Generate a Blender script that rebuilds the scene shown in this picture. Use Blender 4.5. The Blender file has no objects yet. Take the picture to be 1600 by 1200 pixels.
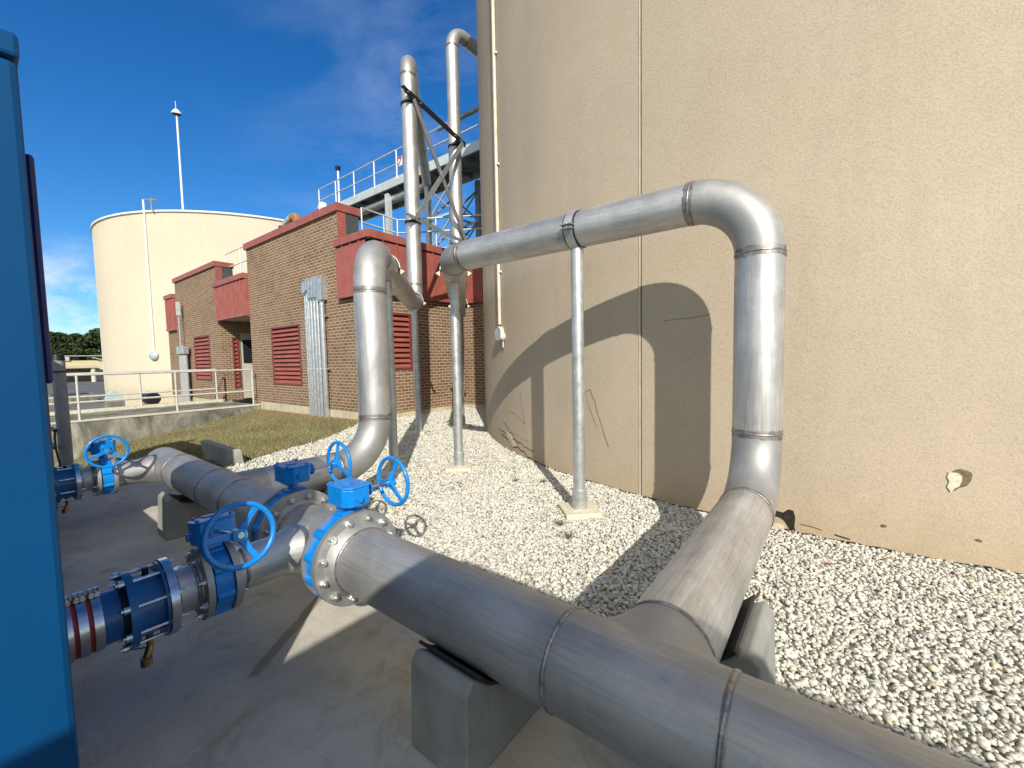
import bpy, math, random
import numpy as np
from mathutils import Vector, Matrix, Quaternion
random.seed(7); rng = np.random.default_rng(7)
R = math.radians
sc = bpy.context.scene
COL = sc.collection

# ------------------------------------------------------------------ camera
YAW, PITCH, ROLL = R(-37.87), R(3.58), R(1.13)
F = Vector((math.sin(YAW)*math.cos(PITCH), math.cos(YAW)*math.cos(PITCH), -math.sin(PITCH)))
r0 = Vector((math.cos(YAW), -math.sin(YAW), 0)); d0 = F.cross(r0)
rt = math.cos(ROLL)*r0 + math.sin(ROLL)*d0
dn = -math.sin(ROLL)*r0 + math.cos(ROLL)*d0
cam = bpy.data.cameras.new('camera'); co = bpy.data.objects.new('camera', cam); COL.objects.link(co)
M = Matrix((( rt.x, -dn.x, -F.x, 0), (rt.y, -dn.y, -F.y, 0), (rt.z, -dn.z, -F.z, 1.5), (0, 0, 0, 1)))
co.matrix_world = M
cam.sensor_fit = 'HORIZONTAL'; cam.sensor_width = 36; cam.lens = 656/1600*36
cam.clip_start = 0.05; cam.clip_end = 2000
sc.camera = co

# ------------------------------------------------------------------ light
SUN_EL = R(31); SUN_AZ = R(133.8)          # direction towards the sun, clockwise from +Y
sun = bpy.data.lights.new('sun', 'SUN'); sun.energy = 4.3; sun.angle = R(0.53); sun.color = (1.0, 0.94, 0.84)
so = bpy.data.objects.new('sun', sun); COL.objects.link(so)
sd = Vector((math.sin(SUN_AZ)*math.cos(SUN_EL), math.cos(SUN_AZ)*math.cos(SUN_EL), math.sin(SUN_EL)))
so.rotation_euler = (-sd).to_track_quat('-Z', 'Y').to_euler(); so.location = sd*30
sc.view_settings.view_transform = 'Standard'; sc.view_settings.look = 'None'
sc.view_settings.exposure = 0.27; sc.view_settings.gamma = 1.0

W = bpy.data.worlds.new('World'); sc.world = W; W.use_nodes = True
def wn():
    nt = W.node_tree; N = nt.nodes; L = nt.links; N.clear()
    out = N.new('ShaderNodeOutputWorld'); bg = N.new('ShaderNodeBackground'); bg.inputs['Strength'].default_value = 0.115
    sky = N.new('ShaderNodeTexSky'); sky.sky_type = 'NISHITA'; sky.sun_disc = False
    sky.sun_elevation = SUN_EL; sky.sun_rotation = SUN_AZ
    sky.altitude = 0; sky.air_density = 1.0; sky.dust_density = 0.15; sky.ozone_density = 3.2
    gam = N.new('ShaderNodeGamma'); gam.inputs[1].default_value = 1.0
    hsv = N.new('ShaderNodeHueSaturation'); hsv.inputs['Saturation'].default_value = 1.32
    L.new(sky.outputs[0], hsv.inputs['Color'])
    tint = N.new('ShaderNodeMixRGB'); tint.blend_type = 'MULTIPLY'; tint.inputs[0].default_value = 1; tint.inputs[2].default_value = (.64, .86, 1.03, 1); L.new(hsv.outputs[0], tint.inputs[1])
    tc = N.new('ShaderNodeTexCoord'); sep = N.new('ShaderNodeSeparateXYZ'); L.new(tc.outputs['Generated'], sep.inputs[0])
    def math_(op, a, b=None, clamp=False):
        m = N.new('ShaderNodeMath'); m.operation = op; m.use_clamp = clamp
        for i, v in enumerate((a, b)):
            if v is None: continue
            if isinstance(v, (int, float)): m.inputs[i].default_value = v
            else: L.new(v, m.inputs[i])
        return m.outputs[0]
    z = math_('MAXIMUM', sep.outputs[2], 0.02)
    zz = math_('ADD', z, 0.12)
    px = math_('DIVIDE', sep.outputs[0], zz); py = math_('DIVIDE', sep.outputs[1], zz)
    cmb = N.new('ShaderNodeCombineXYZ'); L.new(px, cmb.inputs[0]); L.new(py, cmb.inputs[1])
    n1 = N.new('ShaderNodeTexNoise'); n1.inputs['Scale'].default_value = 2.1; n1.inputs['Detail'].default_value = 8; n1.inputs['Roughness'].default_value = 0.62
    n1.inputs['Distortion'].default_value = 0.5; L.new(cmb.outputs[0], n1.inputs['Vector'])
    n2 = N.new('ShaderNodeTexNoise'); n2.inputs['Scale'].default_value = 0.55; n2.inputs['Detail'].default_value = 2; L.new(cmb.outputs[0], n2.inputs['Vector'])
    # thin high cloud lies toward the north (+Y), clear to the west
    dirm = math_('MULTIPLY', math_('ADD', math_('MULTIPLY', sep.outputs[1], 0.9), math_('MULTIPLY', sep.outputs[0], 0.75)), 1.0)
    msk = math_('MULTIPLY', math_('ADD', dirm, 0.42), 2.4, True)
    a = math_('MULTIPLY', math_('SUBTRACT', n1.outputs[0], 0.44), 2.6, True)
    wisps = math_('MULTIPLY', math_('MULTIPLY', a, msk), 0.24)
    # low cumulus near the horizon
    mp = N.new('ShaderNodeMapping'); mp.inputs['Scale'].default_value = (8, 8, 13); L.new(tc.outputs['Generated'], mp.inputs[0])
    n3 = N.new('ShaderNodeTexNoise'); n3.inputs['Scale'].default_value = 1.0; n3.inputs['Detail'].default_value = 7; n3.inputs['Roughness'].default_value = 0.6
    L.new(mp.outputs[0], n3.inputs['Vector'])
    low = math_('MULTIPLY', math_('SUBTRACT', 0.22, sep.outputs[2]), 9, True)
    b = math_('MULTIPLY', math_('MULTIPLY', math_('SUBTRACT', n3.outputs[0], 0.45), 5.0, True), low)
    b = math_('MULTIPLY', b, 0.75)
    mix1 = N.new('ShaderNodeMixRGB'); L.new(wisps, mix1.inputs[0]); L.new(tint.outputs[0], mix1.inputs[1]); mix1.inputs[2].default_value = (6.2, 6.8, 8.2, 1)
    mix2 = N.new('ShaderNodeMixRGB'); L.new(b, mix2.inputs[0]); L.new(mix1.outputs[0], mix2.inputs[1]); mix2.inputs[2].default_value = (7.6, 7.9, 8.4, 1)
    # bright southern cloud deck, added out of view as neutral fill for the shade
    sm = math_('MULTIPLY', math_('ADD', math_('ADD', math_('MULTIPLY', sep.outputs[1], -1.0), math_('MULTIPLY', sep.outputs[0], .35)), -.02), 2.2, True)
    cv = math_('MULTIPLY', math_('SUBTRACT', n2.outputs[0], .30), 3.0, True)
    cv = math_('MULTIPLY', math_('MULTIPLY', sm, cv), .85)
    mix3 = N.new('ShaderNodeMixRGB'); L.new(cv, mix3.inputs[0]); L.new(mix2.outputs[0], mix3.inputs[1]); mix3.inputs[2].default_value = (7.7, 7.5, 6.3, 1)
    L.new(mix3.outputs[0], bg.inputs[0]); L.new(bg.outputs[0], out.inputs[0])
wn()

# ------------------------------------------------------------------ materials
class NT:
    def __init__(s, name):
        s.m = bpy.data.materials.new(name); s.m.use_nodes = True; s.nt = s.m.node_tree
        s.N = s.nt.nodes; s.L = s.nt.links; s.b = s.N['Principled BSDF']
    def n(s, t, **k):
        o = s.N.new(t)
        for a, v in k.items(): setattr(o, a, v)
        return o
    def lk(s, a, b): s.L.new(a, b)
    def coord(s, kind='Object'):
        return s.n('ShaderNodeTexCoord').outputs[kind]
    def pos(s): return s.n('ShaderNodeNewGeometry').outputs['Position']
    def map(s, v, scale=(1, 1, 1), loc=(0, 0, 0), rot=(0, 0, 0)):
        m = s.n('ShaderNodeMapping'); m.inputs['Scale'].default_value = scale; m.inputs['Location'].default_value = loc; m.inputs['Rotation'].default_value = rot
        s.lk(v, m.inputs[0]); return m.outputs[0]
    def noise(s, v, sc_=5, det=4, rough=.55, dist=0):
        n = s.n('ShaderNodeTexNoise'); n.inputs['Scale'].default_value = sc_; n.inputs['Detail'].default_value = det
        n.inputs['Roughness'].default_value = rough; n.inputs['Distortion'].default_value = dist
        if v is not None: s.lk(v, n.inputs['Vector'])
        return n.outputs[0]
    def ramp(s, f, stops):
        r = s.n('ShaderNodeValToRGB'); e = r.color_ramp.elements
        while len(e) < len(stops): e.new(0.5)
        for i, (p, c) in enumerate(stops):
            e[i].position = p; e[i].color = (c if isinstance(c, tuple) else (c, c, c)) + ((1,) if isinstance(c, tuple) and len(c) == 3 or not isinstance(c, tuple) else ())
        s.lk(f, r.inputs[0]); return r.outputs[0]
    def mix(s, f, a, b, mode='MIX'):
        m = s.n('ShaderNodeMixRGB', blend_type=mode)
        for i, v in enumerate((f, a, b)):
            if hasattr(v, 'is_linked') or hasattr(v, 'node'): s.lk(v, m.inputs[i])
            elif isinstance(v, (int, float)): m.inputs[i].default_value = v if i == 0 else (v, v, v, 1)
            else: m.inputs[i].default_value = tuple(v) + (1,)
        return m.outputs[0]
    def math(s, op, a, b=None, clamp=False, c=None):
        m = s.n('ShaderNodeMath', operation=op, use_clamp=clamp)
        for i, v in enumerate((a, b, c)):
            if v is None: continue
            if isinstance(v, (int, float)): m.inputs[i].default_value = v
            else: s.lk(v, m.inputs[i])
        return m.outputs[0]
    def bump(s, h, strength=.3, dist=.01):
        b = s.n('ShaderNodeBump'); b.inputs['Strength'].default_value = strength; b.inputs['Distance'].default_value = dist
        s.lk(h, b.inputs['Height']); s.lk(b.outputs[0], s.b.inputs['Normal']); return b
    def set(s, **k):
        for a, v in k.items():
            i = s.b.inputs[{'col': 'Base Color', 'rough': 'Roughness', 'metal': 'Metallic', 'spec': 'Specular IOR Level', 'coat': 'Coat Weight'}[a]]
            if isinstance(v, (int, float)): i.default_value = v
            elif isinstance(v, tuple): i.default_value = v + (1,)
            else: s.lk(v, i)

MATS = {}
def simple(name, col, rough=.6, metal=0, var=.15, sc_=6, bump=0, bsc=60, dirt=None, coat=0):
    t = NT(name); c = t.coord()
    n = t.noise(c, sc_, 5, .6)
    lo = tuple(x*(1-var) for x in col); hi = tuple(min(1, x*(1+var)) for x in col)
    cc = t.ramp(n, [(.3, lo), (.7, hi)])
    if dirt:
        n2 = t.noise(c, sc_*2.3, 6, .7, .4)
        cc = t.mix(t.math('MULTIPLY', t.math('SUBTRACT', n2, .55, True), dirt[1]*4, True), cc, dirt[0])
    t.set(col=cc, metal=metal)
    t.set(rough=t.ramp(t.noise(c, sc_*3, 4), [(.3, max(.05, rough-.07)), (.7, min(1, rough+.07))]))
    if coat: t.set(coat=coat)
    if bump: t.bump(t.noise(c, bsc, 4, .6), bump, .004)
    MATS[name] = t.m; return t.m

def steel(name, base, rlo, rhi, streak=1.0, dull=0.0):
    t = NT(name); uv = t.coord('UV'); ob = t.coord()
    st = t.noise(t.map(uv, (26, 1.1, 1)), 3, 6, .65)
    st2 = t.noise(t.map(uv, (2.5, 40, 1)), 2, 3, .6)
    mot = t.noise(ob, 3.1, 6, .62, .3)
    fine = t.noise(ob, 45, 4, .6)
    v = t.math('ADD', t.math('MULTIPLY', st, .62*streak), t.math('MULTIPLY', mot, .72-.1*streak))
    lo = tuple(x*.62 for x in base); hi = tuple(min(1, x*1.16) for x in base)
    c = t.ramp(v, [(.38, lo), (.78, hi)])
    ln = t.noise(t.map(uv, (60, .8, 1), (5, 3, 0)), 3, 3, .5)
    c = t.mix(t.math('MULTIPLY', t.math('SUBTRACT', ln, .63, True), 5.0*streak, True), c, tuple(x*.42 for x in base))
    sp = t.noise(t.map(ob, (1, 1, 1), (7, 7, 7)), 34, 5, .75)
    c = t.mix(t.math('MULTIPLY', t.math('SUBTRACT', sp, .64, True), 5.0, True), c, (.22, .205, .185))
    sc3 = t.noise(t.map(ob, (1.4, 9, 9), (2, 6, 1)), 2.2, 7, .7, 2.0)
    c = t.mix(t.math('MULTIPLY', t.math('SUBTRACT', sc3, .60, True), 3.5, True), c, (.33, .25, .18))
    # dark scuffs and rusty tint
    sc1 = t.noise(t.map(ob, (7, 7, 7), (3, 1, 5)), 2.4, 8, .72, 1.2)
    c = t.mix(t.math('MULTIPLY', t.math('SUBTRACT', sc1, .60, True), 3.2, True), c, (.26, .235, .20))
    sc2 = t.noise(t.map(ob, (2, 2, 2), (9, 4, 2)), 2.0, 6, .7, .8)
    c = t.mix(t.math('MULTIPLY', t.math('SUBTRACT', sc2, .57, True), 2.2, True), c, (.40, .33, .25))
    t.set(col=c, metal=1.0-dull)
    r = t.math('ADD', t.math('MULTIPLY', t.math('ADD', st2, st), (rhi-rlo)*.5), t.math('MULTIPLY', mot, (rhi-rlo)*.5))
    t.set(rough=t.math('ADD', r, rlo))
    t.bump(t.math('ADD', t.math('MULTIPLY', st, .6), t.math('MULTIPLY', fine, .25)), .10, .003)
    MATS[name] = t.m; return t.m
steel('steel_pipe', (.63, .625, .605), .34, .56, dull=.15)
steel('steel_fitting', (.63, .63, .61), .42, .62, .25, dull=.28)
steel('steel_header', (.51, .505, .48), .42, .60, .8, dull=.27)
steel('steel_polished', (.72, .72, .72), .08, .28, .6)
def weldm():
    t = NT('weld'); c = t.coord()
    n = t.noise(c, 40, 4, .7)
    t.set(col=t.ramp(n, [(.35, (.20, .19, .18)), (.62, (.45, .43, .41))]), metal=.85, rough=.42)
    t.bump(t.noise(t.map(c, (1, 1, 1)), 90, 3), .5, .004); MATS['weld'] = t.m
weldm()
simple('weld_tint', (.30, .275, .25), .5, .75, .5, 16)
simple('weld_soft', (.34, .31, .28), .5, .8, .2, 16)
simple('galvanised', (.58, .60, .60), .48, .75, .22, 9, dirt=((.3, .3, .29), .8))
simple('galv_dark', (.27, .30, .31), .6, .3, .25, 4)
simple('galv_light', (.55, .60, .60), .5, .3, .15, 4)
simple('conduit', (.55, .58, .60), .35, .7, .2, 8)
simple('bolt', (.72, .73, .70), .28, .9, .25, 40)
simple('blue_paint', (.003, .235, .70), .33, 0, .14, 12, coat=.3, bump=.22, bsc=90, dirt=((.02, .12, .30), .5))
simple('blue_dark', (.004, .12, .33), .33, 0, .18, 10, coat=.3, bump=.15, bsc=80)
simple('louver_blue', (.008, .012, .12), .5, 0, .1, 8)
simple('rubber', (.012, .012, .013), .55, 0, .3, 30)
simple('brass', (.42, .24, .11), .4, .8, .3, 30)
simple('red_band', (.32, .018, .012), .5, 0, .2, 12)
simple('red_metal', (.33, .098, .076), .48, 0, .16, 3, dirt=((.20, .06, .035), .5))
simple('red_dark', (.17, .040, .036), .5, 0, .15, 5)
simple('membrane', (.055, .065, .065), .8, 0, .2, 5)
simple('white_paint', (.74, .75, .73), .5, 0, .1, 8)
simple('rail_paint', (.58, .58, .53), .5, .2, .15, 9)
simple('cream_paint', (.62, .58, .46), .6, 0, .15, 9)
simple('pvc_grey', (.33, .35, .36), .55, 0, .12, 8)
simple('pvc_dark', (.10, .10, .13), .55, 0, .12, 8)
simple('door_paint', (.50, .48, .40), .55, 0, .14, 4, dirt=((.16, .14, .11), .7))
simple('glass_dark', (.02, .025, .03), .08, 0, .1, 3)
simple('lamp_lens', (.42, .50, .52), .25, 0, .1, 12)
simple('cyan_cover', (.40, .55, .52), .6, 0, .12, 3)
simple('asphalt', (.13, .13, .13), .9, 0, .2, .5)
simple('far_wall', (.58, .50, .32), .9, 0, .15, .6)
simple('far_shade', (.22, .17, .13), .9, 0, .15, .6)
simple('rust', (.30, .15, .075), .8, .1, .5, 9)
simple('pale_pipe', (.32, .42, .38), .6, .2, .3, 4)
simple('sign_red', (.5, .03, .02), .5, 0, .1, 5)
simple('black_metal', (.018, .018, .02), .45, .3, .3, 12)
simple('soil', (.12, .11, .055), .95, 0, .3, 2)
simple('bark', (.09, .06, .04), .95, 0, .3, 3)
simple('plaster_chip', (.66, .60, .46), .95, 0, .2, 30, bump=.6, bsc=60)
simple('dark_hole', (.022, .018, .014), .95, 0, .5, 30)
simple('chip_shadow_brown', (.17, .135, .085), .95, 0, .4, 40)
simple('crack', (.13, .095, .06), .95, 0, .4, 60)
simple('foundation', (.50, .45, .32), .9, 0, .2, 3, bump=.3, bsc=40)

def cabinet_mat():
    t = NT('cabinet_blue'); c = t.coord(); n = t.noise(c, 1.4, 3, .5)
    col = t.ramp(n, [(.3, (.0005, .055, .165)), (.7, (.0008, .072, .205))])
    s = t.noise(t.map(c, (1, 7, 1.2)), 6, 8, .75, 1.5)
    col = t.mix(t.math('MULTIPLY', t.math('SUBTRACT', s, .66, True), 2.0, True), col, (.03, .12, .26))
    t.set(col=col, rough=.48, spec=.22)
    t.bump(t.noise(c, 130, 3), .06, .002); MATS['cabinet_blue'] = t.m
cabinet_mat()

def slab_mat():
    t = NT('slab_concrete'); p = t.pos()
    n = t.noise(p, 1.3, 7, .65, .4); n2 = t.noise(p, 9, 6, .7); n3 = t.noise(p, 70, 4, .7)
    col = t.ramp(n, [(.3, (.44, .415, .345)), (.52, (.57, .545, .465)), (.75, (.66, .63, .545))])
    col = t.mix(t.math('MULTIPLY', t.math('SUBTRACT', n2, .52, True), 1.8, True), col, (.27, .235, .17))
    pits = t.ramp(n3, [(.30, .55), (.40, 1.0)])
    col = t.mix(1.0, col, pits, 'MULTIPLY')
    # brown diagonal streak across the slab
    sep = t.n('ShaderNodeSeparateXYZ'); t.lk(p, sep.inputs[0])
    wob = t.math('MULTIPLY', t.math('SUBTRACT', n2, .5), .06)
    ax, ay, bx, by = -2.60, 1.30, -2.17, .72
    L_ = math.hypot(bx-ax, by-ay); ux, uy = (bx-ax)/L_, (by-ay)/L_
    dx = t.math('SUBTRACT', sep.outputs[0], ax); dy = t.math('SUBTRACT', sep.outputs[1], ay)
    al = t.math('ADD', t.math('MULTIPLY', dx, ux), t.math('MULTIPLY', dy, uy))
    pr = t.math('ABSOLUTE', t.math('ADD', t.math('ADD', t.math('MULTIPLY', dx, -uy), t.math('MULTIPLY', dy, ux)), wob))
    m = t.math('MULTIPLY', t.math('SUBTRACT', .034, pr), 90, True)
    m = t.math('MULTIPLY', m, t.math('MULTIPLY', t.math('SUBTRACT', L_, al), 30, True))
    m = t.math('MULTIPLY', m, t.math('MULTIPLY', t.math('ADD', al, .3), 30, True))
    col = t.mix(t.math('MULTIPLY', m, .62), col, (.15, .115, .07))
    st = t.noise(t.map(p, (1, 1, 1), (4, 2, 0)), 2.7, 8, .72, 1.0)
    col = t.mix(t.math('MULTIPLY', t.math('SUBTRACT', st, .52, True), 4.2, True), col, (.33, .25, .155))
    bl = t.noise(t.map(p, (1, 1, 1), (1, 8, 0)), .9, 5, .6, 1.5)
    col = t.mix(t.math('MULTIPLY', t.math('SUBTRACT', bl, .48, True), 2.6, True), col, (.36, .35, .30))
    spk = t.noise(p, 46, 3, .6); col = t.mix(t.math('MULTIPLY', t.math('SUBTRACT', spk, .68, True), 7, True), col, (.12, .11, .09))
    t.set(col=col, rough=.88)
    t.bump(t.math('ADD', t.math('MULTIPLY', n3, .5), t.math('MULTIPLY', n2, 1.0)), .28, .006); MATS['slab_concrete'] = t.m
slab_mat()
def block_mat():
    t = NT('block_concrete'); c = t.coord()
    n = t.noise(c, 3.3, 7, .65, .5); n3 = t.noise(c, 60, 4, .65)
    col = t.ramp(n, [(.3, (.22, .225, .20)), (.6, (.33, .335, .30)), (.8, (.45, .44, .39))])
    v = t.n('ShaderNodeTexVoronoi'); v.inputs['Scale'].default_value = 38; t.lk(c, v.inputs['Vector'])
    pit = t.ramp(v.outputs['Distance'], [(.05, .35), (.12, 1.0)])
    col = t.mix(.55, col, pit, 'MULTIPLY')
    t.set(col=col, rough=.9); t.bump(t.math('ADD', n3, t.math('MULTIPLY', n, 1.5)), .35, .006); MATS['block_concrete'] = t.m
block_mat()
def ramp_mat():
    t = NT('weathered_concrete'); p = t.pos()
    n = t.noise(t.map(p, (1, 1, .5)), 1.6, 8, .7, .6); n2 = t.noise(p, 7, 7, .75)
    col = t.ramp(n, [(.36, (.075, .075, .058)), (.52, (.20, .195, .155)), (.70, (.46, .44, .34))])
    col = t.mix(t.math('MULTIPLY', t.math('SUBTRACT', n2, .5, True), 2.0, True), col, (.13, .125, .095))
    t.set(col=col, rough=.92); t.bump(n2, .3, .01); MATS['weathered_concrete'] = t.m
ramp_mat()
def stucco(name, lo, hi, big=.35, gs=55., bs=.55):
    t = NT(name); p = t.coord()
    n = t.noise(p, big, 6, .6, .3); n2 = t.noise(p, gs, 5, .62, .6); n4 = t.noise(p, 3.2, 6, .7)
    col = t.ramp(n, [(.35, lo), (.68, hi)])
    col = t.mix(t.math('MULTIPLY', t.math('SUBTRACT', n4, .5, True), .9, True), col, tuple(x*.80 for x in lo))
    stn = t.noise(t.map(p, (1.6, 1.6, .16)), 1.2, 6, .65, .5)
    col = t.mix(t.math('MULTIPLY', t.math('SUBTRACT', stn, .50, True), 1.3 if gs > 50 else .25, True), col, tuple(x*.78 for x in lo))
    pt = t.noise(p, 1.1, 3, .5)
    col = t.mix(t.math('MULTIPLY', t.math('SUBTRACT', pt, .5, True), .8, True), col, tuple(x*f_ for x, f_ in zip(hi, (1.10, 1.02, .96))))
    g = t.ramp(n2, [(.34, .80), (.56, 1.04)])
    col = t.mix(.8, col, g, 'MULTIPLY')
    sep = t.n('ShaderNodeSeparateXYZ'); t.lk(p, sep.inputs[0])
    # splash-back dirt just above the ground line
    d = t.math('MULTIPLY', t.math('SUBTRACT', t.math('MULTIPLY', n4, .75), sep.outputs[2]), 3.0, True)
    col = t.mix(t.math('MULTIPLY', d, .28), col, (.40, .28, .14))
    t.set(col=col, rough=.93, spec=.2)
    t.bump(t.math('ADD', n2, t.math('MULTIPLY', n4, .5)), bs, .012); MATS[name] = t.m
stucco('tank_stucco', (.485, .402, .298), (.555, .468, .355), .35, 75, .34)
stucco('tank_cream', (.60, .535, .41), (.65, .585, .455), .2, 25, .2)
def brick():
    t = NT('brick'); p = t.pos(); sep = t.n('ShaderNodeSeparateXYZ'); t.lk(p, sep.inputs[0])
    cm = t.n('ShaderNodeCombineXYZ'); t.lk(t.math('ADD', sep.outputs[0], sep.outputs[1]), cm.inputs[0]); t.lk(sep.outputs[2], cm.inputs[1])
    wob = t.noise(p, 14, 3); w = t.n('ShaderNodeVectorMath', operation='SCALE'); w.inputs['Scale'].default_value = .012
    cw = t.n('ShaderNodeCombineXYZ'); t.lk(wob, cw.inputs[0]); t.lk(wob, cw.inputs[1]); t.lk(cw.outputs[0], w.inputs[0])
    ad = t.n('ShaderNodeVectorMath', operation='ADD'); t.lk(cm.outputs[0], ad.inputs[0]); t.lk(w.outputs[0], ad.inputs[1])
    b = t.n('ShaderNodeTexBrick'); t.lk(ad.outputs[0], b.inputs['Vector']); b.inputs['Scale'].default_value = 1
    b.inputs['Brick Width'].default_value = .225; b.inputs['Row Height'].default_value = .083; b.inputs['Mortar Size'].default_value = .0095
    b.inputs['Mortar Smooth'].default_value = .25; b.inputs['Bias'].default_value = -.1
    b.inputs['Color1'].default_value = (.25, .155, .102, 1); b.inputs['Color2'].default_value = (.155, .095, .066, 1); b.inputs['Mortar'].default_value = (.54, .43, .285, 1)
    n = t.noise(p, 1.1, 6, .65, .4); n2 = t.noise(p, 30, 5, .7)
    col = t.mix(.8, b.outputs['Color'], t.ramp(n, [(.3, .72), (.7, 1.18)]), 'MULTIPLY')
    col = t.mix(.6, col, t.ramp(n2, [(.3, .72), (.7, 1.2)]), 'MULTIPLY')
    eff = t.noise(t.map(p, (1, 1, 1), (2, 5, 0)), 2.2, 7, .75, .5)
    col = t.mix(t.math('MULTIPLY', t.math('SUBTRACT', eff, .60, True), 2.8, True), col, (.38, .33, .26))
    col = t.mix(t.math('MULTIPLY', t.math('SUBTRACT', n, .5, True), 1.8, True), col, t.mix(1.0, col, (.62, .62, .64), 'MULTIPLY'))
    t.set(col=col, rough=.9, spec=.25)
    h = t.math('SUBTRACT', t.math('MULTIPLY', n2, .25), b.outputs['Fac'])
    t.bump(h, .6, .008); MATS['brick'] = t.m
brick()
def vcol(name, rough, bumps=0, transl=0):
    t = NT(name); a = t.n('ShaderNodeVertexColor', layer_name='Col')
    c = a.outputs[0]
    if bumps:
        n = t.noise(t.pos(), 260, 3, .6); c = t.mix(.45, c, t.ramp(n, [(.3, .72), (.7, 1.15)]), 'MULTIPLY'); t.bump(n, bumps, .002)
    t.set(col=c, rough=rough, spec=.25); MATS[name] = t.m
vcol('stone', .85, .4); vcol('blade', .8); vcol('leaf', .8)
simple('gravel_base', (.45, .42, .35), .95, 0, .35, 40, bump=.6, bsc=90)

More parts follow.
